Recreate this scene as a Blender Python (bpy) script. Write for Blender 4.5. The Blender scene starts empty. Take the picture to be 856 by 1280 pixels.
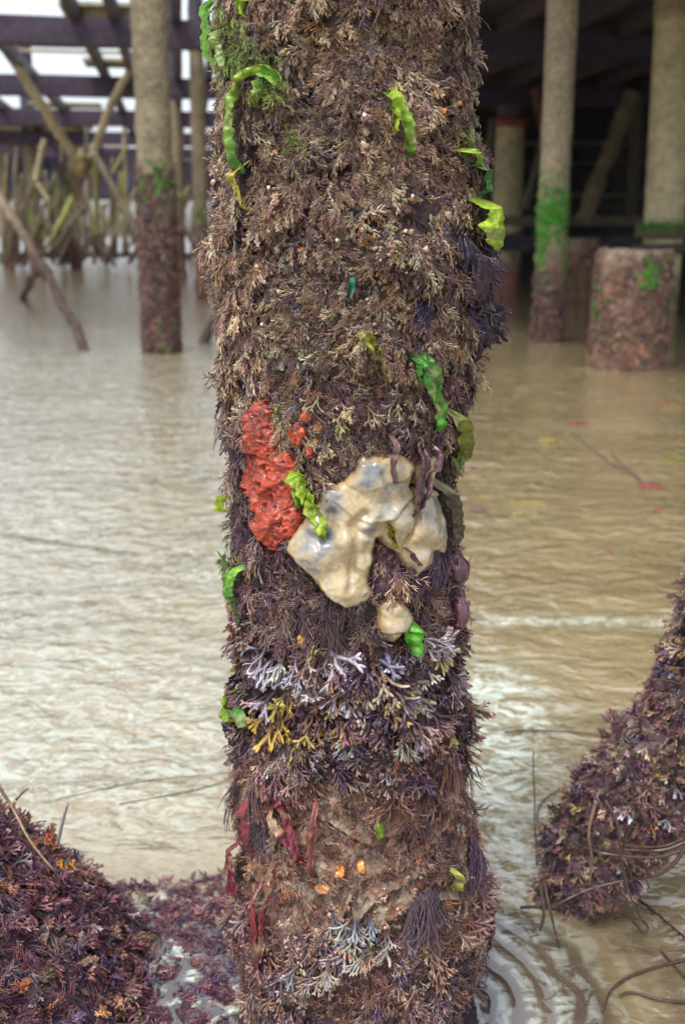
import bpy, math, random
import numpy as np
from math import radians, sin, cos, tan, pi, atan2
random.seed(7)
rng = np.random.default_rng(7)
scene = bpy.context.scene
COL = scene.collection

# ------------------------------------------------------------------ camera
PITCH = radians(15.4); F = 1255.0; CAMZ = 1.2
cam_d = bpy.data.cameras.new('camera'); cam = bpy.data.objects.new('camera', cam_d); COL.objects.link(cam)
cam.location = (0, 0, CAMZ); cam.rotation_euler = (pi/2 - PITCH, 0, 0)
cam_d.sensor_fit = 'VERTICAL'; cam_d.sensor_height = 36.0; cam_d.lens = 36.0*F/1280
cam_d.clip_start = 0.02; cam_d.clip_end = 3000
cam_d.dof.use_dof = True; cam_d.dof.focus_distance = 1.27; cam_d.dof.aperture_fstop = 4.4
scene.camera = cam
# ------------------------------------------------------------------ light
SUN_EL, SUN_AZ = 64, 212           # overcast: high, from behind the camera and a little left
world = bpy.data.worlds.new("World"); scene.world = world; world.use_nodes = True
wn = world.node_tree; wn.nodes.clear()
wo = wn.nodes.new('ShaderNodeOutputWorld'); bg = wn.nodes.new('ShaderNodeBackground')
sky = wn.nodes.new('ShaderNodeTexSky'); sky.sky_type = 'NISHITA'; sky.sun_disc = False
sky.sun_elevation = radians(SUN_EL); sky.sun_rotation = radians(SUN_AZ)
sky.air_density = 1.0; sky.dust_density = 3.0; sky.ozone_density = 1.0
hs = wn.nodes.new('ShaderNodeHueSaturation'); hs.inputs['Saturation'].default_value = 0.4   # cloud cover greys the sky
wn.links.new(sky.outputs[0], hs.inputs['Color'])
# cloud layer: brighter overhead than at the horizon, slightly mottled
wtc = wn.nodes.new('ShaderNodeTexCoord'); wsep = wn.nodes.new('ShaderNodeSeparateXYZ'); wn.links.new(wtc.outputs['Generated'], wsep.inputs[0])
wno = wn.nodes.new('ShaderNodeTexNoise'); wno.inputs['Scale'].default_value = 2.2; wno.inputs['Detail'].default_value = 5; wn.links.new(wtc.outputs['Generated'], wno.inputs['Vector'])
wm = wn.nodes.new('ShaderNodeMapRange'); wm.inputs['From Min'].default_value = 0; wm.inputs['From Max'].default_value = .8; wm.inputs['To Min'].default_value = 2.4; wm.inputs['To Max'].default_value = 2.3
wn.links.new(wsep.outputs['Z'], wm.inputs['Value'])
wm2 = wn.nodes.new('ShaderNodeMapRange'); wm2.inputs['From Min'].default_value = .3; wm2.inputs['From Max'].default_value = .7; wm2.inputs['To Min'].default_value = .75; wm2.inputs['To Max'].default_value = 1.25
wn.links.new(wno.outputs['Fac'], wm2.inputs['Value'])
wmul = wn.nodes.new('ShaderNodeMath'); wmul.operation = 'MULTIPLY'; wn.links.new(wm.outputs[0], wmul.inputs[0]); wn.links.new(wm2.outputs[0], wmul.inputs[1])
wsc = wn.nodes.new('ShaderNodeVectorMath'); wsc.operation = 'SCALE'; wn.links.new(hs.outputs[0], wsc.inputs[0]); wn.links.new(wmul.outputs[0], wsc.inputs['Scale'])
wn.links.new(wsc.outputs[0], bg.inputs['Color'])
bg.inputs['Strength'].default_value = 0.105
wn.links.new(bg.outputs[0], wo.inputs[0])
sl = bpy.data.lights.new('sun', 'SUN'); so = bpy.data.objects.new('sun', sl); COL.objects.link(so)
sl.energy = 1.9; sl.angle = radians(12); sl.color = (1.0, .965, .91)
so.rotation_euler = (radians(90-SUN_EL), 0, radians(180-SUN_AZ)+0)
scene.view_settings.view_transform = 'Standard'; scene.view_settings.look = 'None'
scene.view_settings.gamma = 1; scene.view_settings.use_curve_mapping = False
scene.view_settings.exposure = 0.45
scene.render.engine = 'CYCLES'
scene.cycles.max_bounces = 6; scene.cycles.diffuse_bounces = 3; scene.cycles.glossy_bounces = 3
scene.cycles.transmission_bounces = 3; scene.cycles.transparent_max_bounces = 6
scene.cycles.use_denoising = True

# ------------------------------------------------------------------ photograph pixel -> place
FW = np.array([0, cos(PITCH), -sin(PITCH)]); UP = np.array([0, sin(PITCH), cos(PITCH)]); RT = np.array([1., 0, 0])
CAM = np.array([0, 0, CAMZ])
def ray(px, py):
    px = np.asarray(px, float)[..., None]; py = np.asarray(py, float)[..., None]
    return FW + RT*(px-428)/F - UP*(py-640)/F
def at_y(px, py, Y):
    d = ray(px, py); return CAM + d*(Y/d[..., 1:2])
def at_z(px, py, z=0.0):
    d = ray(px, py); return CAM + d*((z-CAMZ)/d[..., 2:3])
def proj(P):
    q = P - CAM; w = q @ FW
    return 428 + F*(q @ RT)/w, 640 - F*(q @ UP)/w

# ------------------------------------------------------------------ noise
def _h(ix, iy, iz, s):
    n = (ix.astype(np.uint32)*np.uint32(374761393) + iy.astype(np.uint32)*np.uint32(668265263) + iz.astype(np.uint32)*np.uint32(2147483647) + np.uint32(s*1013904223 & 0xffffffff))
    n = (n ^ (n >> np.uint32(13)))*np.uint32(1274126177); n = (n ^ (n >> np.uint32(15)))*np.uint32(2246822519)
    n = n ^ (n >> np.uint32(16))
    return n.astype(np.float64)/4294967295.0
def vn(P, sc=1.0, seed=0):
    P = np.atleast_2d(P)*sc + 1000.37; i = np.floor(P).astype(np.int64); f = P-i; f = f*f*(3-2*f)
    r = 0
    for a in (0, 1):
        for b in (0, 1):
            for c in (0, 1):
                w = (f[:, 0] if a else 1-f[:, 0])*(f[:, 1] if b else 1-f[:, 1])*(f[:, 2] if c else 1-f[:, 2])
                r = r + w*_h(i[:, 0]+a, i[:, 1]+b, i[:, 2]+c, seed)
    return r*2-1
def fbm(P, sc=1.0, oc=4, seed=0, g=.5):
    r = 0; a = 1; t = 0
    for k in range(oc):
        r = r + a*vn(P, sc*2.03**k, seed+k*7); t += a; a *= g
    return r/t
def smooth(a, b, x):
    t = np.clip((x-a)/(b-a), 0, 1); return t*t*(3-2*t)

# ------------------------------------------------------------------ materials
def new_mat(name):
    m = bpy.data.materials.new(name); m.use_nodes = True; nt = m.node_tree
    return m, nt, nt.nodes['Principled BSDF']
def N(nt, t, **kw):
    n = nt.nodes.new(t)
    for k, v in kw.items():
        if k in n.inputs.keys(): n.inputs[k].default_value = v
        else: setattr(n, k, v)
    return n
def col_mat(name, rough=.5, spec=.5, nscale=60, namt=.35, bump=.0, bscale=200, coat=0, sss=0, trans=0, rvar=.15):
    """colour comes from the 'col' attribute (frond pigment, roots darkened as shade), broken by fine noise"""
    m, nt, p = new_mat(name); L = nt.links.new
    at = N(nt, 'ShaderNodeAttribute'); at.attribute_name = 'col'
    tc = N(nt, 'ShaderNodeTexCoord')
    no = N(nt, 'ShaderNodeTexNoise'); no.inputs['Scale'].default_value = nscale; no.inputs['Detail'].default_value = 5
    L(tc.outputs['Object'], no.inputs['Vector'])
    mr = N(nt, 'ShaderNodeMapRange'); mr.inputs['From Min'].default_value = .3; mr.inputs['From Max'].default_value = .7
    mr.inputs['To Min'].default_value = 1-namt; mr.inputs['To Max'].default_value = 1+namt
    L(no.outputs['Fac'], mr.inputs['Value'])
    mx = N(nt, 'ShaderNodeVectorMath', operation='SCALE'); L(at.outputs['Color'], mx.inputs[0]); L(mr.outputs[0], mx.inputs['Scale'])
    L(mx.outputs[0], p.inputs['Base Color'])
    mr2 = N(nt, 'ShaderNodeMapRange'); mr2.inputs['From Min'].default_value = .3; mr2.inputs['From Max'].default_value = .7
    mr2.inputs['To Min'].default_value = max(.05, rough-rvar); mr2.inputs['To Max'].default_value = min(1, rough+rvar)
    no2 = N(nt, 'ShaderNodeTexNoise'); no2.inputs['Scale'].default_value = nscale*.4; L(tc.outputs['Object'], no2.inputs['Vector'])
    L(no2.outputs['Fac'], mr2.inputs['Value']); L(mr2.outputs[0], p.inputs['Roughness'])
    p.inputs['Specular IOR Level'].default_value = spec
    if coat: p.inputs['Coat Weight'].default_value = coat; p.inputs['Coat Roughness'].default_value = .12
    if sss:
        p.inputs['Subsurface Weight'].default_value = sss; p.inputs['Subsurface Radius'].default_value = (1, .6, .35)
        p.inputs['Subsurface Scale'].default_value = .004
    if bump:
        b = N(nt, 'ShaderNodeBump'); b.inputs['Strength'].default_value = bump; b.inputs['Distance'].default_value = .002
        n3 = N(nt, 'ShaderNodeTexNoise'); n3.inputs['Scale'].default_value = bscale; n3.inputs['Detail'].default_value = 4
        L(tc.outputs['Object'], n3.inputs['Vector']); L(n3.outputs['Fac'], b.inputs['Height']); L(b.outputs[0], p.inputs['Normal'])
    return m
M_weed = col_mat('wet_weed', rough=.38, spec=.38, nscale=160, namt=.5, rvar=.28)
M_blade = col_mat('wet_blade', rough=.3, spec=.38, nscale=120, namt=.4)
M_wet = col_mat('dripping_weed', rough=.2, spec=.6, nscale=120, namt=.45, rvar=.12)
M_crust = col_mat('encrusted_surface', rough=.6, spec=.22, nscale=140, namt=.45, bump=.9, bscale=260)
M_sponge = col_mat('slimy_sponge', rough=.3, spec=.5, nscale=180, namt=.13, bump=.12, bscale=420, coat=.8, sss=.35)
M_redsp = col_mat('red_sponge_skin', rough=.38, spec=.4, nscale=170, namt=.5, bump=1.0, bscale=330, coat=.25)
M_green = col_mat('green_weed', rough=.34, spec=.45, nscale=120, namt=.4, bump=.6, bscale=300, coat=.15)
_nt = M_green.node_tree; _p = _nt.nodes['Principled BSDF']; _tl = _nt.nodes.new('ShaderNodeBsdfTranslucent'); _ms = _nt.nodes.new('ShaderNodeMixShader'); _ms.inputs[0].default_value = .35
_nt.links.new(_p.inputs['Base Color'].links[0].from_socket, _tl.inputs['Color']); _nt.links.new(_p.outputs[0], _ms.inputs[1]); _nt.links.new(_tl.outputs[0], _ms.inputs[2]); _nt.links.new(_ms.outputs[0], _nt.nodes['Material Output'].inputs['Surface'])
M_pile = col_mat('barnacled_timber', rough=.75, spec=.25, nscale=22, namt=.4, bump=1.0, bscale=45)
M_iron = col_mat('old_painted_iron', rough=.6, spec=.3, nscale=9, namt=.25, bump=.4, bscale=30)

# ------------------------------------------------------------------ mesh helpers
def mesh(name, V, Q, mat, parent=None, C=None, smooth_=True, T=None):
    V = np.asarray(V, np.float32); me = bpy.data.meshes.new(name)
    Q = np.zeros((0, 4), np.int32) if Q is None or len(Q) == 0 else np.asarray(Q, np.int32)
    T = np.zeros((0, 3), np.int32) if T is None or len(T) == 0 else np.asarray(T, np.int32)
    me.vertices.add(len(V)); me.vertices.foreach_set('co', V.ravel())
    nl = len(Q)*4+len(T)*3; me.loops.add(nl)
    me.loops.foreach_set('vertex_index', np.concatenate([Q.ravel(), T.ravel()]).astype(np.int32))
    me.polygons.add(len(Q)+len(T))
    st = np.concatenate([np.arange(len(Q))*4, len(Q)*4+np.arange(len(T))*3]).astype(np.int32)
    me.polygons.foreach_set('loop_start', st)
    me.polygons.foreach_set('use_smooth', np.full(len(Q)+len(T), smooth_))
    me.update(calc_edges=True)
    if C is not None:
        a = me.attributes.new('col', 'FLOAT_COLOR', 'POINT')
        C = np.asarray(C, np.float32)
        if C.ndim == 1: C = np.tile(C, (len(V), 1))
        a.data.foreach_set('color', np.concatenate([C[:, :3], np.ones((len(C), 1), np.float32)], 1).astype(np.float32).ravel())
    me.materials.append(mat)
    o = bpy.data.objects.new(name, me); COL.objects.link(o)
    if parent is not None: o.parent = parent; o.matrix_parent_inverse = parent.matrix_world.inverted() if False else o.matrix_parent_inverse
    return o
def tag(o, label=None, cat=None, group=None, kind=None):
    if label: o['label'] = label
    if cat: o['category'] = cat
    if group: o['group'] = group
    if kind: o['kind'] = kind
    return o
def empty(name, label, cat, group=None):
    o = bpy.data.objects.new(name, None); COL.objects.link(o); o.empty_display_size = .1
    return tag(o, label, cat, group)
def grid_faces(nu, nv, wrap=False):
    """verts indexed v*nu+u"""
    u = np.arange(nu if wrap else nu-1); v = np.arange(nv-1); U, Vv = np.meshgrid(u, v)
    U = U.ravel(); Vv = Vv.ravel(); U2 = (U+1) % nu
    return np.stack([Vv*nu+U, Vv*nu+U2, (Vv+1)*nu+U2, (Vv+1)*nu+U], 1)
class MB:
    def __init__(s): s.V = []; s.Q = []; s.T = []; s.C = []; s.n = 0
    def add(s, V, Q=None, C=(.5, .5, .5), T=None):
        V = np.asarray(V, float); s.V.append(V)
        if Q is not None and len(Q): s.Q.append(np.asarray(Q)+s.n)
        if T is not None and len(T): s.T.append(np.asarray(T)+s.n)
        C = np.asarray(C, float)
        s.C.append(np.tile(C, (len(V), 1)) if C.ndim == 1 else C); s.n += len(V)
    def build(s, name, mat, parent=None, smooth_=True):
        return mesh(name, np.concatenate(s.V), np.concatenate(s.Q) if s.Q else None, mat, parent, np.concatenate(s.C), smooth_, np.concatenate(s.T) if s.T else None)
def tube_arr(P, R, k=3, cap=True):
    P = np.asarray(P, float); n = len(P); R = np.broadcast_to(np.asarray(R, float), (n,))
    T = np.gradient(P, axis=0); T /= np.linalg.norm(T, axis=1, keepdims=True)+1e-12
    ref = np.array([0.31, .95, .11]) if abs(T[0, 1]) < .9 else np.array([1., 0, 0])
    A = np.cross(T, ref); A /= np.linalg.norm(A, axis=1, keepdims=True)+1e-12; B = np.cross(T, A)
    a = np.arange(k)*2*pi/k
    V = P[:, None]+R[:, None, None]*(np.cos(a)[None, :, None]*A[:, None]+np.sin(a)[None, :, None]*B[:, None])
    V = V.reshape(-1, 3); Q = grid_faces(k, n, True)
    if cap and k >= 4:
        V = np.concatenate([V, P[:1], P[-1:]]); c0 = n*k; Tt = []
        for i in range(k):
            j = (i+1) % k; Tt.append((c0, j, i)); Tt.append((c0+1, (n-1)*k+i, (n-1)*k+j))
        return V, Q, np.array(Tt)
    return V, Q, None
def bez(pts, n=12):
    """smooth curve through points (Catmull-Rom)"""
    p = np.asarray(pts, float); p = np.vstack([2*p[0]-p[1], p, 2*p[-1]-p[-2]]); m = len(p)-3
    out = []
    for t in np.linspace(0, m-1e-6, n):
        i = int(t); f = t-i; a, b, c, d = p[i:i+4]
        out.append(.5*((2*b)+(-a+c)*f+(2*a-5*b+4*c-d)*f*f+(-a+3*b-3*c+d)*f**3))
    return np.array(out)
def box(mb, a, b, w, h, col, up=(0, 0, 1), n=2, rough=0, seed=1):
    """beam from a to b, width w (sideways) and height h, n sections, roughened"""
    a = np.asarray(a, float); b = np.asarray(b, float); t = (b-a)/np.linalg.norm(b-a); up = np.asarray(up, float)
    s = np.cross(t, up); s /= np.linalg.norm(s); u = np.cross(s, t)
    cs = [(-1, -1), (0, -1), (1, -1), (1, 0), (1, 1), (0, 1), (-1, 1), (-1, 0)]
    P = np.linspace(a, b, n); V = (P[:, None]+np.array([s*w/2*x+u*h/2*y for x, y in cs])[None]).reshape(-1, 3)
    if rough: V = V+np.stack([fbm(V, 3.1, 3, seed+i) for i in range(3)], 1)*rough
    k = 8; V = np.concatenate([V, P[:1], P[-1:]]); Tt = []
    for i in range(k):
        j = (i+1) % k; Tt += [(n*k, j, i), (n*k+1, (n-1)*k+i, (n-1)*k+j)]
    mb.add(V, grid_faces(k, n, True), col, np.array(Tt))

# ------------------------------------------------------------------ frond prototypes (z = out from surface, x = droop direction)
R_ = random.Random(3)
def lie(L, th0, th1, side, n, wob=.12):
    """a stem that leaves the surface at th0 from the normal and bends over to th1"""
    p = np.zeros(3); out = [p.copy()]; ph = R_.uniform(-1, 1); s = side
    for i in range(1, n):
        t = i/(n-1); th = th0+(th1-th0)*t**.8; s += R_.uniform(-wob, wob)
        d = np.array([sin(th)*cos(s), sin(th)*sin(s), cos(th)]); p = p+d*L/(n-1); out.append(p.copy())
    return np.array(out)
def proto_feather(stems=3, nb=8, thick=1.0, spread=.5, sub=True, wob=.12):
    V = []; Q = []; T = []; n0 = 0
    def add(P, R, t0, t1, k=3):
        nonlocal n0
        v, q, _ = tube_arr(P, R, k); V.append(v); Q.append(q+n0); n0 += len(v)
        T.append(np.repeat(np.linspace(t0, t1, len(P)), k))
    for s in range(stems):
        L = R_.uniform(.6, 1.05); side = R_.uniform(-spread, spread)
        P = lie(L, R_.uniform(.2, .9), R_.uniform(1.2, 1.75), side, 6, wob)
        add(P, np.linspace(.028, .014, 6)*thick, 0, .8)
        for b in range(nb):
            t = .22+.74*b/nb+R_.uniform(-.03, .03); f = t*5; i = min(int(f), 4); base = P[i]+(P[i+1]-P[i])*(f-i)
            d = P[i+1]-P[i]; d /= np.linalg.norm(d); sg = 1 if b % 2 else -1
            lat = np.cross([0, 0, 1], d); lat /= np.linalg.norm(lat)+1e-9
            e = d*.85+lat*sg*R_.uniform(.3, .75)+np.array([0, 0, R_.uniform(-.1, .4)]); e /= np.linalg.norm(e)
            l = L*R_.uniform(.2, .38)*(1.15-t*.55)
            mid = base+e*l*.5; e2 = e*.8+d*.5+np.array([0, 0, R_.uniform(-.3, .2)]); e2 /= np.linalg.norm(e2); tip = mid+e2*l*.5
            add(np.array([base, mid, tip]), np.array([.018, .021, .008])*thick, t*.7+.1, 1)
            if sub:
                for sg2 in (-1, 1):
                    e3 = e2+lat*sg2*.8+np.array([0, 0, .2]); e3 /= np.linalg.norm(e3)
                    add(np.array([mid, mid+e3*l*.36]), np.array([.016, .008])*thick, t*.7+.15, 1)
    return np.concatenate(V), np.concatenate(Q), np.concatenate(T)
def proto_fork(levels=3, width=.075, stems=2, spread=.6, angle=.42, th=(.3, 1.4)):
    """flat blades that fork and fork again, rounded tips"""
    V = []; Q = []; T = []; n0 = 0
    def blade(p0, d, latv, L, w0, w1, t0, t1, tip):
        nonlocal n0
        n = 5 if tip else 3; ts = np.linspace(0, 1, n); nn = np.cross(d, latv)
        P = p0+np.outer(ts, d)*L+np.outer(ts**2, nn)*L*R_.uniform(-.25, .15)
        w = w0+(w1-w0)*ts
        if tip: w = w*np.array([1, 1.05, 1.15, 1.0, .35])
        cs = np.array([[-1, 0], [0, .3], [1, 0], [0, -.3]])
        v = (P[:, None]+w[:, None, None]*(cs[None, :, 0, None]*latv+cs[None, :, 1, None]*nn)).reshape(-1, 3)
        V.append(v); q = grid_faces(4, n, True); Q.append(q+n0); n0 += len(v); T.append(np.repeat(t0+(t1-t0)*ts, 4))
        if tip: Q.append(np.array([[n0-4, n0-3, n0-2, n0-1]]))
        return P[-1]
    def rec(p, d, latv, L, w, lv, t):
        tip = lv == 0; t1 = 1 if tip else t+(1-t)*.4
        e = blade(p, d, latv, L, w, w*(1.0 if not tip else 1.0), t, t1, tip)
        if tip: return
        for sg in (-1, 1):
            if lv < levels and R_.random() < .1: continue
            a = sg*angle*R_.uniform(.6, 1.4); d2 = d*cos(a)+latv*sin(a)+np.cross(d, latv)*R_.uniform(-.3, .2); d2 /= np.linalg.norm(d2)
            l2 = latv-d2*np.dot(latv, d2)+np.cross(d2, latv)*R_.uniform(-.35, .35); l2 /= np.linalg.norm(l2)
            rec(e-d2*w*.3, d2, l2, L*R_.uniform(.6, .95), w*.84, lv-1, t1)
    for s in range(stems):
        side = R_.uniform(-spread, spread); a = R_.uniform(*th)
        d = np.array([sin(a)*cos(side), sin(a)*sin(side), cos(a)]); latv = np.array([-sin(side), cos(side), R_.uniform(-.3, .3)])
        latv -= d*np.dot(d, latv); latv /= np.linalg.norm(latv)
        rec(np.zeros(3), d, latv, .36, width, levels, 0)
    return np.concatenate(V), np.concatenate(Q), np.concatenate(T)
def proto_strand(n=8, seg=7, r=.016, spread=.3, flat=False):
    V = []; Q = []; T = []; n0 = 0
    for s in range(n):
        P = lie(R_.uniform(.5, 1.1), R_.uniform(.3, 1.1), R_.uniform(1.45, 1.75), R_.uniform(-spread, spread), seg, .16)
        P = P+np.array([0, R_.uniform(-.1, .1), 0])
        v, q, _ = tube_arr(P, np.linspace(r, r*.45, seg)*R_.uniform(.6, 1.4), 3); V.append(v); Q.append(q+n0); n0 += len(v)
        T.append(np.repeat(np.linspace(0, 1, seg), 3))
    return np.concatenate(V), np.concatenate(Q), np.concatenate(T)
def proto_clot(k=5):
    """little lumps of silt caught in the weed"""
    V = []; Q = []; T = []; n0 = 0
    for s in range(k):
        c = np.array([R_.uniform(0, .6), R_.uniform(-.35, .35), R_.uniform(.05, .35)]); r = R_.uniform(.07, .17)
        nu, nv = 7, 5; u = np.arange(nu)*2*pi/nu; vv = np.linspace(.12, pi-.12, nv)
        S = np.stack([np.outer(np.sin(vv), np.cos(u)), np.outer(np.sin(vv), np.sin(u)), np.outer(np.cos(vv), np.ones(nu))], -1).reshape(-1, 3)
        S = S*r*(1+.5*vn(S+c*9, 2.2, s)[:, None]); v = c+S*np.array([1.5, .9, .7])
        V.append(v); Q.append(grid_faces(nu, nv, True)+n0); n0 += len(v); T.append(np.full(len(v), R_.uniform(.5, 1)))
    return np.concatenate(V), np.concatenate(Q), np.concatenate(T)
FEATH = [proto_feather(R_.choice([2, 3, 3]), R_.choice([7, 8, 10]), R_.uniform(.9, 1.5), .5, True, .3) for _ in range(12)]
SHAG = [proto_feather(5, 5, R_.uniform(.8, 1.2), .9, False, .5) for _ in range(8)]
FINE = [proto_feather(5, 5, .7, .8, False) for _ in range(6)]
FORK = [proto_fork(3, R_.uniform(.05, .075), 2) for _ in range(8)]
FORKW = [proto_fork(2, R_.uniform(.07, .095), 2, .7, .5, (.4, 1.2)) for _ in range(6)]
STRAND = [proto_strand(R_.choice([7, 9, 11])) for _ in range(6)]
CLOT = [proto_clot(R_.choice([4, 6])) for _ in range(6)]

def place(P, Nn, D, S, protos, base, tip, sel=None, jitter=.0):
    """copies of the prototypes at P with frames (D droop, N normal), scale S, base/tip colours per copy -> V,Q,C"""
    n = len(P); which = rng.integers(0, len(protos), n) if sel is None else sel
    D = D - Nn*np.sum(D*Nn, 1, keepdims=True); D /= np.linalg.norm(D, axis=1, keepdims=True)+1e-9
    B = np.cross(Nn, D); Vs = []; Qs = []; Cs = []; n0 = 0
    for k, (v, q, t) in enumerate(protos):
        i = np.where(which == k)[0]
        if len(i) == 0: continue
        m = len(i); nv = len(v)
        flip = rng.choice([-1., 1.], m)
        W = P[i, None]+S[i, None, None]*(v[None, :, 0, None]*D[i, None]+(v[None, :, 1]*flip[:, None])[..., None]*B[i, None]+v[None, :, 2, None]*Nn[i, None])
        tt = t[None, :, None]**1.3
        c = base[i, None]*(1-tt)+tip[i, None]*tt
        Vs.append(W.reshape(-1, 3)); Cs.append(c.reshape(-1, 3))
        Qs.append((q[None]+(np.arange(m)*nv)[:, None, None]).reshape(-1, 4)+n0); n0 += m*nv
    return np.concatenate(Vs), np.concatenate(Qs), np.concatenate(Cs)

# ================================================================== THE PLACE
# ------------------------------------------------------------------ sea and sea bed
def water_mat():
    m, nt, p = new_mat('silty_sea_water'); L = nt.links.new
    tc = N(nt, 'ShaderNodeTexCoord')
    def mp(sc, rot=0):
        k = N(nt, 'ShaderNodeMapping'); k.inputs['Scale'].default_value = sc; k.inputs['Rotation'].default_value = (0, 0, rot); L(tc.outputs['Object'], k.inputs['Vector']); return k.outputs[0]
    def noise(v, s, d=3, dist=0, r=.5):
        k = N(nt, 'ShaderNodeTexNoise'); k.inputs['Scale'].default_value = s; k.inputs['Detail'].default_value = d; k.inputs['Distortion'].default_value = dist; k.inputs['Roughness'].default_value = r
        L(v, k.inputs['Vector']); return k.outputs['Fac']
    # silt clouds in the water
    cr = N(nt, 'ShaderNodeValToRGB'); e = cr.color_ramp.elements
    e[0].position = .3; e[0].color = (.22, .17, .085, 1); e[1].position = .72; e[1].color = (.31, .25, .135, 1)
    L(noise(mp((1, 1.7, 1)), 1.3, 5, .6), cr.inputs['Fac'])
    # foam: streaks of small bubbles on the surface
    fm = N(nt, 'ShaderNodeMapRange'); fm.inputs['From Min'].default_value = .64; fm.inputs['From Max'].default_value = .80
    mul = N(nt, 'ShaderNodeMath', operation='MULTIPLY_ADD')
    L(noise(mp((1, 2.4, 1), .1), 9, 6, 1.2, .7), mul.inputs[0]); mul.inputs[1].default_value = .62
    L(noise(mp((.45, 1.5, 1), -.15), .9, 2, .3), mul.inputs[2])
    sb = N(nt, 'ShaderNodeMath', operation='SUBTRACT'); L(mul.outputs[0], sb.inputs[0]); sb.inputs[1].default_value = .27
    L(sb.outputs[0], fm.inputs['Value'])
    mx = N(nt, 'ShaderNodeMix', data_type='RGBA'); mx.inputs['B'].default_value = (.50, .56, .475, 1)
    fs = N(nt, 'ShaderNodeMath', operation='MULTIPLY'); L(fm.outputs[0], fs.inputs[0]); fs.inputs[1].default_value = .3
    at = N(nt, 'ShaderNodeAttribute'); at.attribute_name = 'foam_glint'  # froth, plus sky reflections painted as pale colour
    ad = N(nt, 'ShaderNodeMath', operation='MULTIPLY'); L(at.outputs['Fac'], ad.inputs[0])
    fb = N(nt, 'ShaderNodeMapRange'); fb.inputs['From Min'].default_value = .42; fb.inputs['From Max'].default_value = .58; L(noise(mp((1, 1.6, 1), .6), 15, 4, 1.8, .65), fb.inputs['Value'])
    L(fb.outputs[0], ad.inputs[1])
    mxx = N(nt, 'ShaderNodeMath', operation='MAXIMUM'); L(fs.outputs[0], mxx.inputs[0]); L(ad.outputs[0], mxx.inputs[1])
    at2 = N(nt, 'ShaderNodeAttribute'); at2.attribute_name = 'bed'     # dark weed lying just under the surface; ripple ring darkened for reflections
    mb_ = N(nt, 'ShaderNodeMix', data_type='RGBA'); mb_.inputs['B'].default_value = (.045, .03, .028, 1)
    mf = N(nt, 'ShaderNodeMath', operation='MULTIPLY'); L(at2.outputs['Fac'], mf.inputs[0]); mf.inputs[1].default_value = .97
    L(mf.outputs[0], mb_.inputs['Factor']); L(cr.outputs[0], mb_.inputs['A'])
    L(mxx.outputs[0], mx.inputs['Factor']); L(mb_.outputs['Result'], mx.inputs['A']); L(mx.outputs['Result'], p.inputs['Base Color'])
    rr = N(nt, 'ShaderNodeMapRange'); rr.inputs['To Min'].default_value = .04; rr.inputs['To Max'].default_value = .5
    L(mxx.outputs[0], rr.inputs['Value']); L(rr.outputs[0], p.inputs['Roughness'])
    at3 = N(nt, 'ShaderNodeAttribute'); at3.attribute_name = 'calm'; cal = N(nt, 'ShaderNodeMath', operation='SUBTRACT'); cal.inputs[0].default_value = 1; L(at3.outputs['Fac'], cal.inputs[1])
    b1 = N(nt, 'ShaderNodeBump'); L(cal.outputs[0], b1.inputs['Strength']); b1.inputs['Distance'].default_value = .026
    L(noise(mp((1, 1.35, 1), .15), 7.5, 3, .5), b1.inputs['Height'])
    b2 = N(nt, 'ShaderNodeBump'); L(cal.outputs[0], b2.inputs['Strength']); b2.inputs['Distance'].default_value = .0032
    L(noise(mp((1, 1.5, 1), .5), 34, 3, .8), b2.inputs['Height']); L(b1.outputs[0], b2.inputs['Normal'])
    L(b2.outputs[0], p.inputs['Normal'])
    p.inputs['IOR'].default_value = 1.9; p.inputs['Coat Weight'].default_value = 1; p.inputs['Coat IOR'].default_value = 1.8; p.inputs['Coat Roughness'].default_value = .03; L(b2.outputs[0], p.inputs['Coat Normal']); p.inputs['Specular IOR Level'].default_value = .5
    return m
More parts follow.
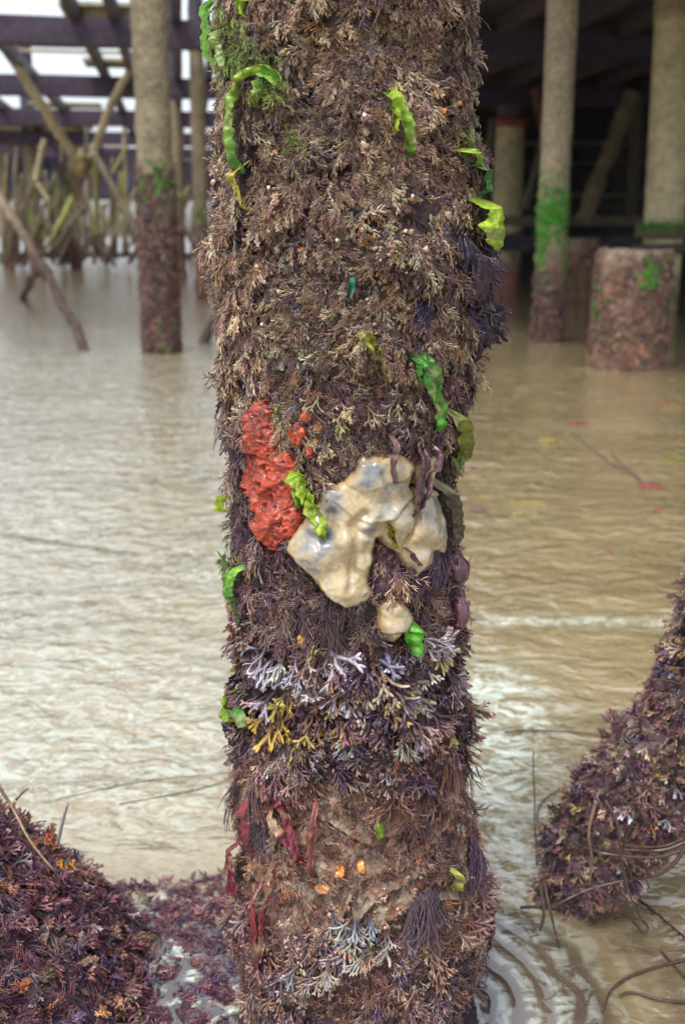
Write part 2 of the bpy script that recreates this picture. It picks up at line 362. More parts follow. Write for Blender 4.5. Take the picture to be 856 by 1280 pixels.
def build_water():
    # rows spaced by distance so the near ripples are real relief
    ds = np.concatenate([[-300, -40, -6, -1, .2], .55*np.exp(np.linspace(0, math.log(14/.55), 900)), [20, 30, 45, 70, 120, 250, 600, 1500]])
    us = np.concatenate([[-1500, -300, -60, -12, -4], np.linspace(-1.6, 1.6, 640), [4, 12, 60, 300, 1500]])
    nu = len(us); X = np.zeros((len(ds), nu)); Y = np.zeros_like(X)
    for i, d in enumerate(ds):
        k = np.clip(abs(d)*.55, .9, 8); X[i] = np.where(np.abs(us) <= 1.6, us*k, np.sign(us)*(np.abs(us)-1.6+1.6*k)); Y[i] = d
    P = np.stack([X.ravel(), Y.ravel(), np.zeros(X.size)], 1)
    near = smooth(16, 6, np.abs(P[:, 1]))*smooth(6, 3, np.abs(P[:, 0]))*(P[:, 1] > .3)
    z = .010*fbm(P*[1, 1.5, 1], 5.0, 3, 11)+.0035*fbm(P*[1, 1.6, 1], 19, 2, 12)
    r = np.hypot(P[:, 0]-.01, P[:, 1]-1.35)
    ring = np.exp(-(np.maximum(r-.30, 0)/.15)**2)*smooth(0, .12, P[:, 0])*smooth(1.75, 1.5, P[:, 1])
    lf = smooth(-.10, -.18, P[:, 0])*smooth(1.68, 1.58, P[:, 1])
    z = z*(1-.75*ring)+ring*.0022*np.sin(r*2*pi/(.036+.010*r)+9*fbm(P, 4, 3, 4)+2.6*vn(P, 15, 5))*np.clip(.55+1.1*vn(P, 9, 9), .1, 1.2)+lf*.0035*np.sin(16*fbm(P*[1, .8, 1], 11, 3, 14))
    P[:, 2] = z*near
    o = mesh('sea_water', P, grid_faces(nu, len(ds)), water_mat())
    # froth line right of the pile, then pale patches and painted sky reflections
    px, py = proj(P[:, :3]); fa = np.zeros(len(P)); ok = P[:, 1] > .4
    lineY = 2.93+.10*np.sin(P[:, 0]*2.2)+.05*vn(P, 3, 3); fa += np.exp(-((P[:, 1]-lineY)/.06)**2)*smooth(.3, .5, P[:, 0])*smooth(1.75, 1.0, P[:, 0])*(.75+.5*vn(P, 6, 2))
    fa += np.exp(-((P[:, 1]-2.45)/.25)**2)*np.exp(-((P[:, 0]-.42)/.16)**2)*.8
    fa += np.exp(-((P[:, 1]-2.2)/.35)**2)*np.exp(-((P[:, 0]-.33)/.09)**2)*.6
    fa += .62*smooth(-.12, -.35, P[:, 0])*smooth(1.55, 2.0, P[:, 1])*smooth(16, 9, P[:, 1])*(.75+.5*fbm(P*[.6, 1, 1], 1.6, 3, 8))  # pale sky reflection on the left water painted into the colour
    ph_ = np.sin(r*2*pi/(.036+.010*r)+9*fbm(P, 4, 3, 4)+2.6*vn(P, 15, 5)); fa += ring*.5*smooth(-.6, .3, ph_+.7*fbm(P, 9, 3, 77))*(P[:, 0] > .1)  # bright ripple reflections painted as pale streaks
    sq = fbm(P*[1, .8, 1]+.02*np.stack([vn(P, 20, 61), vn(P, 20, 62), P[:, 2]], 1), 15, 3, 14); fa += lf*1.6*np.exp(-((np.abs(np.sin(9*sq))-.25)/.22)**2)  # white squiggles paint broken sky reflections over the dark water
    fa += .5*np.exp(-((P[:, 0]-.36)/.14)**2)*smooth(1.45, 1.7, P[:, 1])*smooth(2.9, 2.2, P[:, 1])  # pale strip beside the pile painted in for reflected sky
    bd = smooth(-.12, -.2, P[:, 0])*smooth(1.66, 1.56, P[:, 1]+.03*vn(P, 9, 3))+.7*smooth(.36, .6, P[:, 0]+.12*fbm(P, 7, 3, 2))*smooth(1.75, 1.45, P[:, 1]+.15*fbm(P, 6, 3, 3))+np.exp(-((r-.19)/.05)**2)
    ac_ = o.data.attributes.new('calm', 'FLOAT', 'POINT'); ac_.data.foreach_set('value', np.clip(ring*1.4+lf, 0, .93).astype(np.float32)); bd = bd+.75*smooth(.25, .7, ring)*smooth(1.75, 1.6, P[:, 1])  # ripple ring darkened in colour for the dark reflected lines
    ab = o.data.attributes.new('bed', 'FLOAT', 'POINT'); ab.data.foreach_set('value', (np.clip(bd, 0, 1)*ok).astype(np.float32))
    a = o.data.attributes.new('foam_glint', 'FLOAT', 'POINT'); a.data.foreach_set('value', (np.clip(fa, 0, 1)*ok).astype(np.float32))
    return tag(o, 'shallow silty sea water with small ripples', kind='structure')
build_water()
bed = MB(); bed.add([(-1500, -300, -.45), (1500, -300, -.45), (1500, 1500, -.45), (-1500, 1500, -.45)], [(0, 1, 2, 3)], (.3, .24, .16))
tag(bed.build('sea_bed', M_pile), kind='structure')

# ------------------------------------------------------------------ THE MAIN PILE
PY = 1.35
rows = [(0, 264, 604), (80, 264, 606), (150, 260, 604), (220, 256, 604), (300, 258, 604), (380, 262, 604), (430, 268, 598), (500, 274, 590), (560, 278, 582),
        (620, 280, 580), (700, 278, 580), (760, 286, 582), (820, 288, 582), (900, 288, 582), (960, 290, 592), (1020, 290, 605), (1080, 284, 610), (1140, 284, 606), (1200, 290, 600), (1280, 300, 592)]
_z = []; _c = []; _r = []
for (y, l, r) in rows:
    a = at_y(l, y, PY); b = at_y(r, y, PY); _z.append(a[2]); _c.append((a[0]+b[0])/2); _r.append((b[0]-a[0])/2*.99-.0145)
_z = np.array(_z)[::-1]; _c = np.array(_c)[::-1]; _r = np.array(_r)[::-1]
def pile_c(z): return np.interp(z, _z, _c)
def pile_r(z): return np.interp(z, _z, _r)
def relief(P):
    """lumps of growth on the pile (metres out)"""
    q = P[:, 2]*15+2.2*fbm(P*[1, 1, .5], 11, 2, 24)+.35*vn(P, 30, 25); fr = q-np.floor(q)
    wq = np.clip(.5+1.2*fbm(P, 7, 2, 26), .1, 1)
    shelf = .024*wq*(1-fr)**.8*smooth(0, .10, fr)+.0*q          # draped layers, undercut below
    return shelf-.010+.014*fbm(P, 15, 3, 21)+.009*fbm(P*[1, 1, .7], 42, 3, 22)+.003*fbm(P, 150, 2, 23)
def pile_surf(phi, z, lift=0.):
    """phi=0 faces the camera"""
    phi = np.asarray(phi, float); z = np.asarray(z, float)
    c = pile_c(z); r0 = pile_r(z)
    P0 = np.stack([c+r0*np.sin(phi), PY-r0*np.cos(phi), z], -1)
    sh = P0.shape; r = r0+relief(P0.reshape(-1, 3)).reshape(r0.shape)+lift
    return np.stack([c+r*np.sin(phi), PY-r*np.cos(phi), z], -1).reshape(sh)
def pile_n(phi): phi = np.asarray(phi, float); return np.stack([np.sin(phi), -np.cos(phi), np.zeros_like(phi)], -1)
def px_pile(px, py):
    """where a line of sight meets the pile: phi, z"""
    px = np.asarray(px, float); py = np.asarray(py, float); d = ray(px, py); r = np.full(px.shape, .17); z = np.full(px.shape, .7)
    for _ in range(7):
        r = pile_r(z)+.006; c = pile_c(z)
        a = d[..., 0]**2+d[..., 1]**2; b = -(d[..., 0]*c+d[..., 1]*PY); cc = c*c+PY*PY-r*r
        D = b*b-a*cc; t = (-b-np.sqrt(np.maximum(D, 0)))/a; z = CAMZ+d[..., 2]*t
    return np.arctan2(d[..., 0]*t-c, PY-d[..., 1]*t), z

main = empty('encrusted_pile', 'thick round pier pile in the foreground overgrown with brown and purple seaweed', 'pile')
ZT = 1.95
def pcol_base(P, py):
    n1 = fbm(P, 9, 3, 31)[:, None]; n2 = fbm(P, 34, 3, 32)[:, None]
    up = np.array([.040, .025, .022]); mid = np.array([.032, .018, .025]); low = np.array([.12, .075, .05])
    w = smooth(930, 1000, py)[:, None]*smooth(1200, 1120, py)[:, None]
    c = np.where(py[:, None] < 560, up, mid)*(1-w)+low*w
    tan_ = np.array([.30, .24, .17]); pinkr = np.array([.24, .11, .085])
    c = c+(tan_-c)*np.clip(n1*1.6+.1, 0, .75)*(.12+.88*w); c = c+(pinkr-c)*np.clip(n2*1.3, 0, .6)*w
    return c*(1+.3*n2)
nu, nv = 620, 1300
zz = np.linspace(-.45, ZT, nv); ph = np.arange(nu)*2*pi/nu
PH, ZZ = np.meshgrid(ph, zz)
Pc = pile_surf(PH, ZZ).reshape(-1, 3); ppx, ppy = proj(Pc)
core = MB(); core.add(Pc, grid_faces(nu, nv, True), pcol_base(Pc, ppy))
# sawn, broken top
ring = Pc[-nu:]; cT = np.array([[pile_c(ZT), PY, ZT+.02]]); core.add(np.concatenate([ring, cT]), None, (.12, .09, .06), [(nu, i, (i+1) % nu) for i in range(nu)])
core.build('timber_core', M_crust, main)

# polygons the turf keeps clear of (photograph pixels)
RED = [(312, 512), (322, 500), (338, 502), (346, 518), (349, 540), (352, 562), (372, 578), (382, 600), (376, 620), (382, 645), (378, 665), (365, 676), (345, 688), (330, 678), (318, 660), (322, 640), (312, 618), (306, 590), (310, 560), (308, 535)]
BEIGE = [(442, 588), (448, 574), (470, 570), (500, 568), (516, 580), (512, 600), (516, 640), (508, 668), (500, 690), (492, 686), (480, 682), (470, 674), (464, 700), (460, 724), (463, 742), (450, 754), (432, 758), (412, 746), (398, 730), (384, 716), (372, 700), (360, 684), (368, 664), (384, 644), (398, 628), (404, 612), (422, 606), (432, 600)]
BEIGE2 = [(508, 650), (520, 612), (536, 610), (548, 622), (552, 645), (556, 672), (552, 694), (536, 706), (520, 718), (508, 714), (498, 696), (498, 676)]
BEIGE3 = [(520, 580), (538, 570), (548, 576), (540, 592), (526, 604), (518, 602)]
SMALL = [(476, 752), (494, 748), (508, 760), (516, 772), (510, 784), (496, 800), (486, 802), (474, 788), (472, 768)]
def roundpoly(p):
    p = np.array(p, float); n = len(p); o = []
    for i in range(n):
        a, b, c, d = p[i-1], p[i], p[(i+1) % n], p[(i+2) % n]
        for f in (0, .25, .5, .75): o.append(.5*((2*b)+(-a+c)*f+(2*a-5*b+4*c-d)*f*f+(-a+3*b-3*c+d)*f**3))
    return [tuple(q) for q in o]
BEIGE, BEIGE2, BEIGE3, SMALL = map(roundpoly, (BEIGE, BEIGE2, BEIGE3, SMALL))
def sdf(poly, X, Y):
    """signed distance, positive inside (pixels)"""
    p = np.asarray(poly, float); q = np.roll(p, -1, 0); d = np.full(X.shape, 1e9); ins = np.zeros(X.shape, bool)
    for a, b in zip(p, q):
        e = b-a; w0 = X-a[0]; w1 = Y-a[1]; t = np.clip((w0*e[0]+w1*e[1])/(e@e), 0, 1)
        d = np.minimum(d, np.hypot(w0-e[0]*t, w1-e[1]*t))
        c = ((a[1] <= Y) & (b[1] > Y)) | ((b[1] <= Y) & (a[1] > Y)); xx = a[0]+(Y-a[1])/(b[1]-a[1]+1e-12)*e[0]
        ins ^= c & (X < xx)
    return np.where(ins, d, -d)
def blob_poly(x, y, rx, ry, k=12, j=.22, s=0):
    r = random.Random(s); return [(x+rx*(1+r.uniform(-j, j))*cos(i*2*pi/k), y+ry*(1+r.uniform(-j, j))*sin(i*2*pi/k)) for i in range(k)]
REDS = [(370, 545, 10, 14, (.45, .06, .02)), (385, 520, 7, 9, (.35, .07, .03)), (388, 565, 5, 8, (.42, .05, .02)), (492, 578, 4, 7, (.42, .05, .03))]
ORG = [(397, 534, 8, 10, (.40, .15, .03), 'orange lump of sponge beside the top of the red sponge'), (391, 556, 9, 10, (.42, .22, .05), 'yellow orange crust just under the orange lump'), (560, 140, 4, 5, (.55, .20, .03), 'tiny orange sea squirt high on the right of the pile'),
       (577, 128, 4, 5, (.6, .26, .05), 'tiny orange sea squirt nearest the top right edge'), (425, 1094, 8, 9, (.68, .22, .02), 'rounder bright orange growth low on the pile'), (452, 1085, 6, 7, (.65, .23, .03), 'small bright orange growth right beside the rounder one'),
       (403, 1112, 14, 6, (.45, .2, .06), 'faint wide orange crust under the two bright orange growths'), (376, 802, 6, 9, (.5, .3, .06), 'yellow crust left of the small drop shaped sponge'), (464, 955, 6, 7, (.5, .17, .03), 'small orange growth below the forked weed band'),
       (352, 742, 5, 6, (.48, .26, .06), 'yellowish speck of crust left of the beige sponge foot'), (374, 312, 5, 4, (.5, .18, .04), 'tiny orange speck in the silty turf at mid left'), (549, 770, 8, 6, (.42, .16, .06), 'rusty orange lump right of the drop shaped sponge'), (572, 640, 6, 14, (.38, .17, .07), 'rusty lump at the right edge beside the grey wedge of sponge')]
KEEP = [RED, BEIGE, BEIGE2, BEIGE3, SMALL]+[blob_poly(x, y, rx*.8, ry*.8, s=i) for i, (x, y, rx, ry, *_) in enumerate(REDS+ORG)]

# --- turf zones: (n candidates, protos, size, density function, colours)
def jitcol(n, palette, weights, v=.18):
    pal = np.array(palette); k = rng.choice(len(pal), n, p=np.array(weights)/sum(weights)); c = pal[k]
    return c*np.exp(rng.normal(0, v, (n, 1)))*np.exp(rng.normal(0, .05, (n, 3)))
SILT = [(.43, .32, .20), (.30, .19, .12), (.24, .145, .12), (.52, .43, .30), (.15, .085, .09), (.31, .17, .075), (.28, .235, .26)]
SILTW = [3, 3.4, 3, 1.2, 2, .8, .5]
DARK = [(.13, .062, .075), (.18, .095, .10), (.080, .045, .078), (.27, .17, .14), (.22, .11, .06), (.34, .28, .26)]
DARKW = [3, 3, 2, 2, 1, .6]
PINK = [(.25, .12, .08), (.17, .08, .07), (.32, .20, .13), (.10, .06, .065), (.34, .14, .06), (.30, .24, .18)]
PINKW = [3, 2.5, 2, 1.5, .8, .8]
def turf(name, n, protos, y0, y1, s0, s1, pal, pw, basecol, dens=None, droop=.8, mat=M_weed, front=True, lift=0, seed=1, tipmix=1.0, outw=.0, label=None, phir=None):
    """fronds scattered on the whole pile between two heights given by their rows in the photograph"""
    z1 = at_y(430, y0, PY-.15)[2]; z0 = max(at_y(430, y1, PY-.15)[2], -.02)
    if y0 <= 0: z1 = ZT-.02
    u = rng.random(n); back = rng.random(n)
    ph = (u*2-1)*radians(112)
    bk = back > .86; ph = np.where(bk, radians(112)+u*radians(136), ph)
    if phir: ph = rng.uniform(phir[0], phir[1], n)
    z = rng.uniform(z0, z1, n)
    P = pile_surf(ph, z, -.003+lift); Nn = pile_n(ph); X, Y = proj(P); vis = np.cos(ph) > -.1
    ok = np.ones(n, bool)
    for ki, k in enumerate(KEEP): ok &= ~((sdf(k, X, Y) > (-2+0*X if ki > 4 else 6+6*vn(P, 60, 3) if ki else 3+9*fbm(P, 55, 2, 3)+np.clip((560-Y)*.06, 0, 5)+40*(vn(P, 75, 31) > .27))) & vis)
    # fronds rooted just above a sponge would hang over it: thin these
    for k in KEEP[:5]: ok &= ~((sdf(k, X, Y+16) > 2) & vis & (rng.random(n) < .5))
    if dens is not None: ok &= rng.random(n) < dens(P, X, Y)
    P, Nn, ph, z, X, Y = P[ok], Nn[ok], ph[ok], z[ok], X[ok], Y[ok]; m = len(P)
    down = np.array([0, 0, -1.]); Bn = np.stack([np.cos(ph), np.sin(ph), np.zeros(m)], -1)
    ang = fbm(P*[1, 1, .8], 13, 2, 40+seed)*3.2+rng.normal(0, .5, m)
    ang *= (1.25-droop)
    D = down*np.cos(ang)[:, None]+Bn*np.sin(ang)[:, None]
    Nw = Nn*(.75)+down*.25*droop+np.stack([rng.normal(0, .22, m)]*3, -1)*Bn; Nw = Nw+np.stack([np.zeros(m), np.zeros(m), rng.normal(0, .2, m)], -1)
    Nw /= np.linalg.norm(Nw, axis=1, keepdims=True)
    S = rng.uniform(s0, s1, m)*(1+.7*fbm(P, 16, 2, 50+seed))
    patch = np.clip(fbm(P, 11, 3, 60+seed)*2.0, -1, 1)[:, None]
    tip = jitcol(m, pal, pw)*(1+.55*patch); b = np.array(basecol)[None]*np.exp(rng.normal(0, .2, (m, 1)))
    b = b*.7+(tip-b)*.16  # roots painted darker to deepen the shade between fronds
    V, Q, C = place(P, Nw, D, S, protos, b, tip)
    o = mesh(name, V, Q, mat, main, C); tag(o, label=label, kind='stuff'); return len(Q)
nq = 0
# hollows and clumps: density follows a noise field
def dfield(sc, thr, soft, seed):
    return lambda P, X, Y: np.clip(.5+(fbm(P*[1, 1, .75], sc, 2, seed)-thr)/soft, .16, 1)
nq += turf('silty_turf', 42000, FEATH[:7]+SHAG+FINE[:3], -20, 560, .014, .040, SILT, SILTW, (.045, .022, .024), dfield(24, -.02, .26, 71), .74, label='silty brown feathery turf')
nq += turf('silt_lumps', 9000, CLOT, -20, 600, .008, .024, SILT[:4], SILTW[:4], (.12, .09, .07), dfield(20, .05, .4, 71), .5, M_crust, seed=2)
nq += turf('dark_turf', 18000, FEATH[:5]+SHAG+FINE[:2], 470, 860, .017, .037, DARK+SILT[:3], DARKW+[1.3, 1.3, 1.3], (.03, .016, .025), dfield(24, -.04, .26, 72), .88, seed=3, label='dark purple feathery turf')
nq += turf('hanging_tufts', 800, STRAND, 480, 860, .028, .055, DARK, DARKW, (.04, .025, .035), dfield(12, .05, .3, 73), .95, seed=4)
nq += turf('purple_tufts', 900, STRAND, -20, 470, .02, .04, DARK+SILT[:3], DARKW+[2, 2, 2], (.05, .03, .04), dfield(12, .1, .3, 74), .8, seed=8)
nq += turf('forked_weed', 2200, FORK+FORKW[:3], 800, 975, .026, .05, DARK+[(.36, .30, .24), (.33, .29, .33), (.28, .17, .13), (.42, .33, .12)], DARKW+[1.3, 1, 1.5, .6], (.05, .03, .045), dfield(14, -.05, .35, 75), .7, M_blade, seed=5, label='purple forked fronds with pale tips')
nq += turf('pink_turf', 15000, SHAG+FINE+STRAND[:2], 920, 1250, .010, .034, PINK, PINKW, (.10, .045, .05), dfield(20, .02, .4, 76), .95, seed=6, label='pinkish brown hairy turf')
nq += turf('trailing_strands', 420, STRAND+SHAG[:3], 900, 1260, .03, .062, DARK+PINK[:3], DARKW+[6, 3, 3], (.05, .03, .05), None, 1.02, seed=7, phir=(radians(20), radians(100)))
nq += turf('trailing_strands', 160, STRAND, 960, 1260, .035, .06, DARK+PINK[:2], DARKW+[2, 2], (.05, .03, .05), None, 1.0, seed=9, phir=(radians(-105), radians(-35)))
nq += turf('foot_weed', 3200, FORK+STRAND+SHAG[:3], 1130, 1300, .016, .042, DARK+PINK[:3]+[(.30, .27, .31)], DARKW+[3, 2, 2.5, .35], (.05, .025, .04), dfield(13, -.15, .35, 77), .8, M_wet, seed=10, label='dark purple forked fronds at the waterline')
nq += turf('crust_turf', 11000, CLOT, 920, 1250, .006, .022, PINK+[(.36, .29, .21), (.32, .22, .17)], PINKW+[4, 4], (.20, .13, .10), dfield(24, .0, .4, 78), .8, M_crust, seed=11)
print('turf quads', nq)

# --- smooth growths built as swollen sheets on the pile
def swell(name, poly, thick, edge, colf, mat, label, cat, group=None, step=1.6, bumpf=None, lift=.006, parent=None, ragged=3.6, seed=0):
    p = np.array(poly, float); x0, y0 = p.min(0)-6; x1, y1 = p.max(0)+6
    nx = int((x1-x0)/step)+1; ny = int((y1-y0)/step)+1
    X, Y = np.meshgrid(np.linspace(x0, x1, nx), np.linspace(y0, y1, ny))
    Pn = np.stack([X.ravel(), Y.ravel(), np.zeros(X.size)], 1)
    d = sdf(poly, X, Y)+(ragged*fbm(Pn, .11, 3, 90+seed)).reshape(X.shape)
    phi, z = px_pile(X, Y)
    t = np.clip(d/edge, 0, 1); prof = np.sqrt(np.maximum(0, 1-(1-t)**2))
    h = thick*prof
    if bumpf is not None: h = h+bumpf(X, Y, Pn, d)*smooth(0, edge*.7, d)
    base = pile_surf(phi, z, 0)*.35+(np.stack([pile_c(z)+(pile_r(z)+.003)*np.sin(phi), PY-(pile_r(z)+.003)*np.cos(phi), z], -1))*.65
    V = base+pile_n(phi)*(h+np.where(d > 0, lift, lift-.010))[..., None]
    keep = d > -step*1.5
    idx = -np.ones(X.size, int); kv = np.where(keep.ravel())[0]; idx[kv] = np.arange(len(kv))
    Q = grid_faces(nx, ny); Q = Q[np.all(keep.ravel()[Q], 1)]; Q = idx[Q]
    C = colf(X, Y, Pn, d, h).reshape(-1, 3)[kv]
    # close the back so that it has a body
    Vf = V.reshape(-1, 3)[kv]; Vb = (base-pile_n(phi)*.008).reshape(-1, 3)[kv]; m = len(kv)
    o = mesh(name, np.concatenate([Vf, Vb]), np.concatenate([Q, Q[:, ::-1]+m]), mat, parent, np.concatenate([C, C]))
    return tag(o, label, cat, group)
def lobes(cs):
    def f(X, Y, Pn, d):
        h = np.zeros(X.shape)
        for (x, y, r, a) in cs: h = h+(a*np.exp(-1.4*((X-x)**2+(Y-y)**2)/r**2))**3
        return 1.45*np.cbrt(h)
    return f
def beige_bump(X, Y, Pn, d):
    h = lobes([(470, 600, 32, .010), (448, 650, 38, .013), (490, 650, 26, .011), (400, 690, 30, .013), (432, 672, 24, .014), (425, 735, 28, .012), (452, 700, 17, .007), (398, 655, 16, .009), (500, 590, 18, .007)])(X, Y, Pn, d)
    for (a, b, w, dep) in [((440, 655), (452, 640), 7, .010), ((447, 660), (462, 664), 5, .007), ((443, 668), (436, 730), 5, .006), ((415, 640), (410, 668), 6, .008), ((476, 590), (486, 630), 6, .004)]:
        a = np.array(a, float); b = np.array(b, float); e = b-a; t = np.clip(((X-a[0])*e[0]+(Y-a[1])*e[1])/(e@e), 0, 1)
        h = h-dep*np.exp(-((X-a[0]-e[0]*t)**2+(Y-a[1]-e[1]*t)**2)/w**2)
    return h+.0028*fbm(Pn, .05, 3, 5).reshape(X.shape)+.0008*fbm(Pn, .25, 2, 6).reshape(X.shape)
def beige_col(X, Y, Pn, d, h):
    n = fbm(Pn, .045, 4, 7).reshape(X.shape)[..., None]; n2 = fbm(Pn, .16, 3, 8).reshape(X.shape)[..., None]
    c = np.array([.38, .285, .145])*(1+.2*n); pale = np.array([.42, .385, .29]); slate = np.array([.16, .165, .165]); rust = np.array([.42, .24, .075])
    c = c+(pale-c)*np.clip(.15+n2*1.4+n*.8, 0, .75)
    gm = np.zeros(X.shape)
    for (x, y, rx, ry, a) in [(464, 586, 12, 9, .9), (415, 630, 14, 18, .9), (396, 676, 16, 12, .75), (412, 664, 10, 8, .7), (458, 655, 8, 8, .5), (535, 625, 14, 16, .55), (524, 640, 16, 20, .5), (546, 660, 8, 18, .4), (450, 600, 10, 9, .5), (492, 600, 9, 12, .3)]:
        gm = np.maximum(gm, a*np.exp(-((X-x)/rx)**2-((Y-y)/ry)**2))
    gm = np.clip(gm*(1.3+1.2*n2[..., 0])+.6*smooth(.0, .5, n[..., 0]), 0, 1)[..., None]; c = c+(slate-c)*gm
    e = np.exp(-(np.maximum(d, 0)/5.5)**2)[..., None]*.7; c = c+(rust-c)*e*np.clip(.6+n2, 0, 1)
    return c
sp = swell('beige_sponge', BEIGE, .007, 10, beige_col, M_sponge, 'large smooth beige sponge draped in lobes on the middle of the pile', 'sponge', bumpf=beige_bump)
swell('beige_sponge', BEIGE2, .008, 12, beige_col, M_sponge, 'grey beige wedge of sponge at the right, parted from the big one by dark fronds', 'sponge', bumpf=lambda X, Y, P, d: lobes([(526, 660, 30, .010), (518, 695, 20, .008)])(X, Y, P, d)+.003*fbm(P, .07, 3, 9).reshape(X.shape), seed=1)
swell('beige_sponge', BEIGE3, .007, 9, beige_col, M_sponge, 'small cream scrap of sponge above the grey wedge', 'sponge', seed=2)
swell('beige_sponge', SMALL, .007, 12, beige_col, M_sponge, 'little beige drop shaped sponge low down, with a bright green scrap beside it', 'sponge', bumpf=lobes([(490, 782, 18, .008), (492, 760, 13, .004)]), seed=3)
def red_bump(X, Y, P, d):
    n = fbm(P, .06, 4, 15).reshape(X.shape); return .002+.006*np.abs(n)*1.6-.007*smooth(.15, .4, fbm(P*[1.3, .8, 1], .13, 3, 17).reshape(X.shape))+lobes([(350, 648, 30, .008), (345, 600, 28, .006), (330, 540, 20, .004)])(X, Y, P, d)+.0014*fbm(P, .4, 2, 19).reshape(X.shape)
def red_col(X, Y, P, d, h):
    n = fbm(P, .09, 4, 16).reshape(X.shape)[..., None]; n2 = fbm(P, .22, 3, 18).reshape(X.shape)[..., None]
    c = np.array([.33, .038, .013])*(1+.6*n); br = np.array([.20, .045, .03]); pk = np.array([.45, .17, .13])
    top = smooth(590, 520, Y)[..., None]
    c = c+(br-c)*np.clip(n2*1.6+.05+.35*top, 0, .85); return c+(pk-c)*np.clip(n*1.6-.35, 0, .5)
swell('red_sponge', RED, .005, 8, red_col, M_redsp, 'crinkled brick red sponge on the left of the pile above the beige sponge', 'sponge', bumpf=red_bump, ragged=13, step=1.2)
def flat(c, v=.25):
    c = np.array(c)
    return lambda X, Y, P, d, h: c*(1+v*fbm(P, .15, 3, 33).reshape(X.shape)[..., None]*2)
for i, (x, y, rx, ry, c) in enumerate(REDS):
    swell('red_sponge_patch', blob_poly(x, y, rx, ry, s=i), .004, 4, flat(c, .5), M_redsp, ['small red sponge patch right of the crinkled red sponge', 'tiny dark red sponge speck near the top right of the red sponge', 'narrow red sponge scrap just above the green scrap', 'tiny red sponge speck at the top of the big beige sponge'][i], 'sponge', lift=.006, seed=i, ragged=7, step=1.0, bumpf=lambda X, Y, P, d: .004*fbm(P, .35, 2, 4).reshape(X.shape))
for i, (x, y, rx, ry, c, lb) in enumerate(ORG):
    swell('orange_growth', blob_poly(x, y, rx*.85, ry*.85, s=30+i), .003, 4, flat(c, .5), M_sponge, lb, 'sea squirt' if 'squirt' in lb else 'growth', 'small orange growths on the pile', lift=.003, seed=i, step=1.0, bumpf=lambda X, Y, P, d: .003*fbm(P, .3, 2, 4).reshape(X.shape), ragged=5)

# ribbons: weed blades lying over the turf, given by photograph pixels
def ribbon(name, pts, widths, col, tipcol, label, cat, mat=M_green, off=.027, n=64, crinkle=.35, m=13, group=None, seed=0, fold=.004, split=0):
    c = bez(pts, n); ws = np.interp(np.linspace(0, 1, n), np.linspace(0, 1, len(widths)), widths); ws = ws*(1+.28*fbm(np.stack([c[:, 0], c[:, 1], c[:, 0]*0+seed], 1), .16, 3, seed+2))
    T = np.gradient(c, axis=0); T /= np.linalg.norm(T, axis=1, keepdims=True); Sd = np.stack([-T[:, 1], T[:, 0]], 1)
    us = np.linspace(-1, 1, m); X = c[:, None, 0]+Sd[:, None, 0]*us*ws[:, None]/2; Y = c[:, None, 1]+Sd[:, None, 1]*us*ws[:, None]/2
    t = np.linspace(0, 1, n)[:, None]*np.ones(m)
    Pn = np.stack([X.ravel(), Y.ravel(), np.full(X.size, seed*3.3)], 1)
    X = X+(crinkle*ws[:, None]*.35)*vn(Pn, .13, seed).reshape(X.shape)+ws[:, None]*.07*np.abs(us)[None]**2*vn(Pn, .5, seed+5).reshape(X.shape)
    phi, z = px_pile(X, Y); ph0 = phi
    o_ = off*np.interp(t, [0, .1, .22, .88, 1], [-.1, .5, 1, .95, .45])+.0009*fbm(Pn*[1.4, .25, 1], .5, 2, seed+31).reshape(X.shape)+fold*2*fbm(Pn*[1.6, .5, 1], .14, 3, seed+3).reshape(X.shape)+fold*1.2*np.cos(us*3.0+seed)[None, :]
    sf = pile_surf(phi, z, 0)*.3+np.stack([pile_c(z)+pile_r(z)*np.sin(phi), PY-pile_r(z)*np.cos(phi), z], -1)*.7
    V = sf+pile_n(phi)*o_[..., None]; Vb = V-pile_n(phi)*.0012
    col = np.array(col); tipcol = np.array(tipcol); nn = fbm(Pn, .09, 3, seed+9)[:, None]
    C = col+(tipcol-col)*t.reshape(-1, 1)**1.5; C = C*(1+.5*nn)
    C = C+(np.array([.35, .30, .16])-C)*np.clip(fbm(Pn, .05, 2, seed+19)[:, None]*1.5-.35, 0, .6)
    Q = grid_faces(m, n); k = n*m
    e1 = np.array([[i*m, (i+1)*m, (i+1)*m+k, i*m+k] for i in range(n-1)]); e2 = np.array([[i*m+m-1, i*m+m-1+k, (i+1)*m+m-1+k, (i+1)*m+m-1] for i in range(n-1)])
    o = mesh(name, np.concatenate([V.reshape(-1, 3), Vb.reshape(-1, 3)]), np.concatenate([Q, Q[:, ::-1]+k, e1, e2]), mat, None, np.concatenate([C, C]))
    return tag(o, label, cat, group) if label else o
LIME = (.30, .43, .03); GRN = (.06, .21, .03); OLV = (.22, .22, .03); YEL = (.42, .36, .07)
G = 'bright green weed on the pile'
def multi(name, label, cat, specs, group=None, **kw):
    """one plant of several blades"""
    root = empty(name, label, cat, group)
    for i, s in enumerate(specs):
        o = ribbon('blade', s[0], s[1], s[2], s[3], None, None, seed=i+kw.get('sd', 0), **{k: v for k, v in kw.items() if k != 'sd'}); o.parent = root
    return root
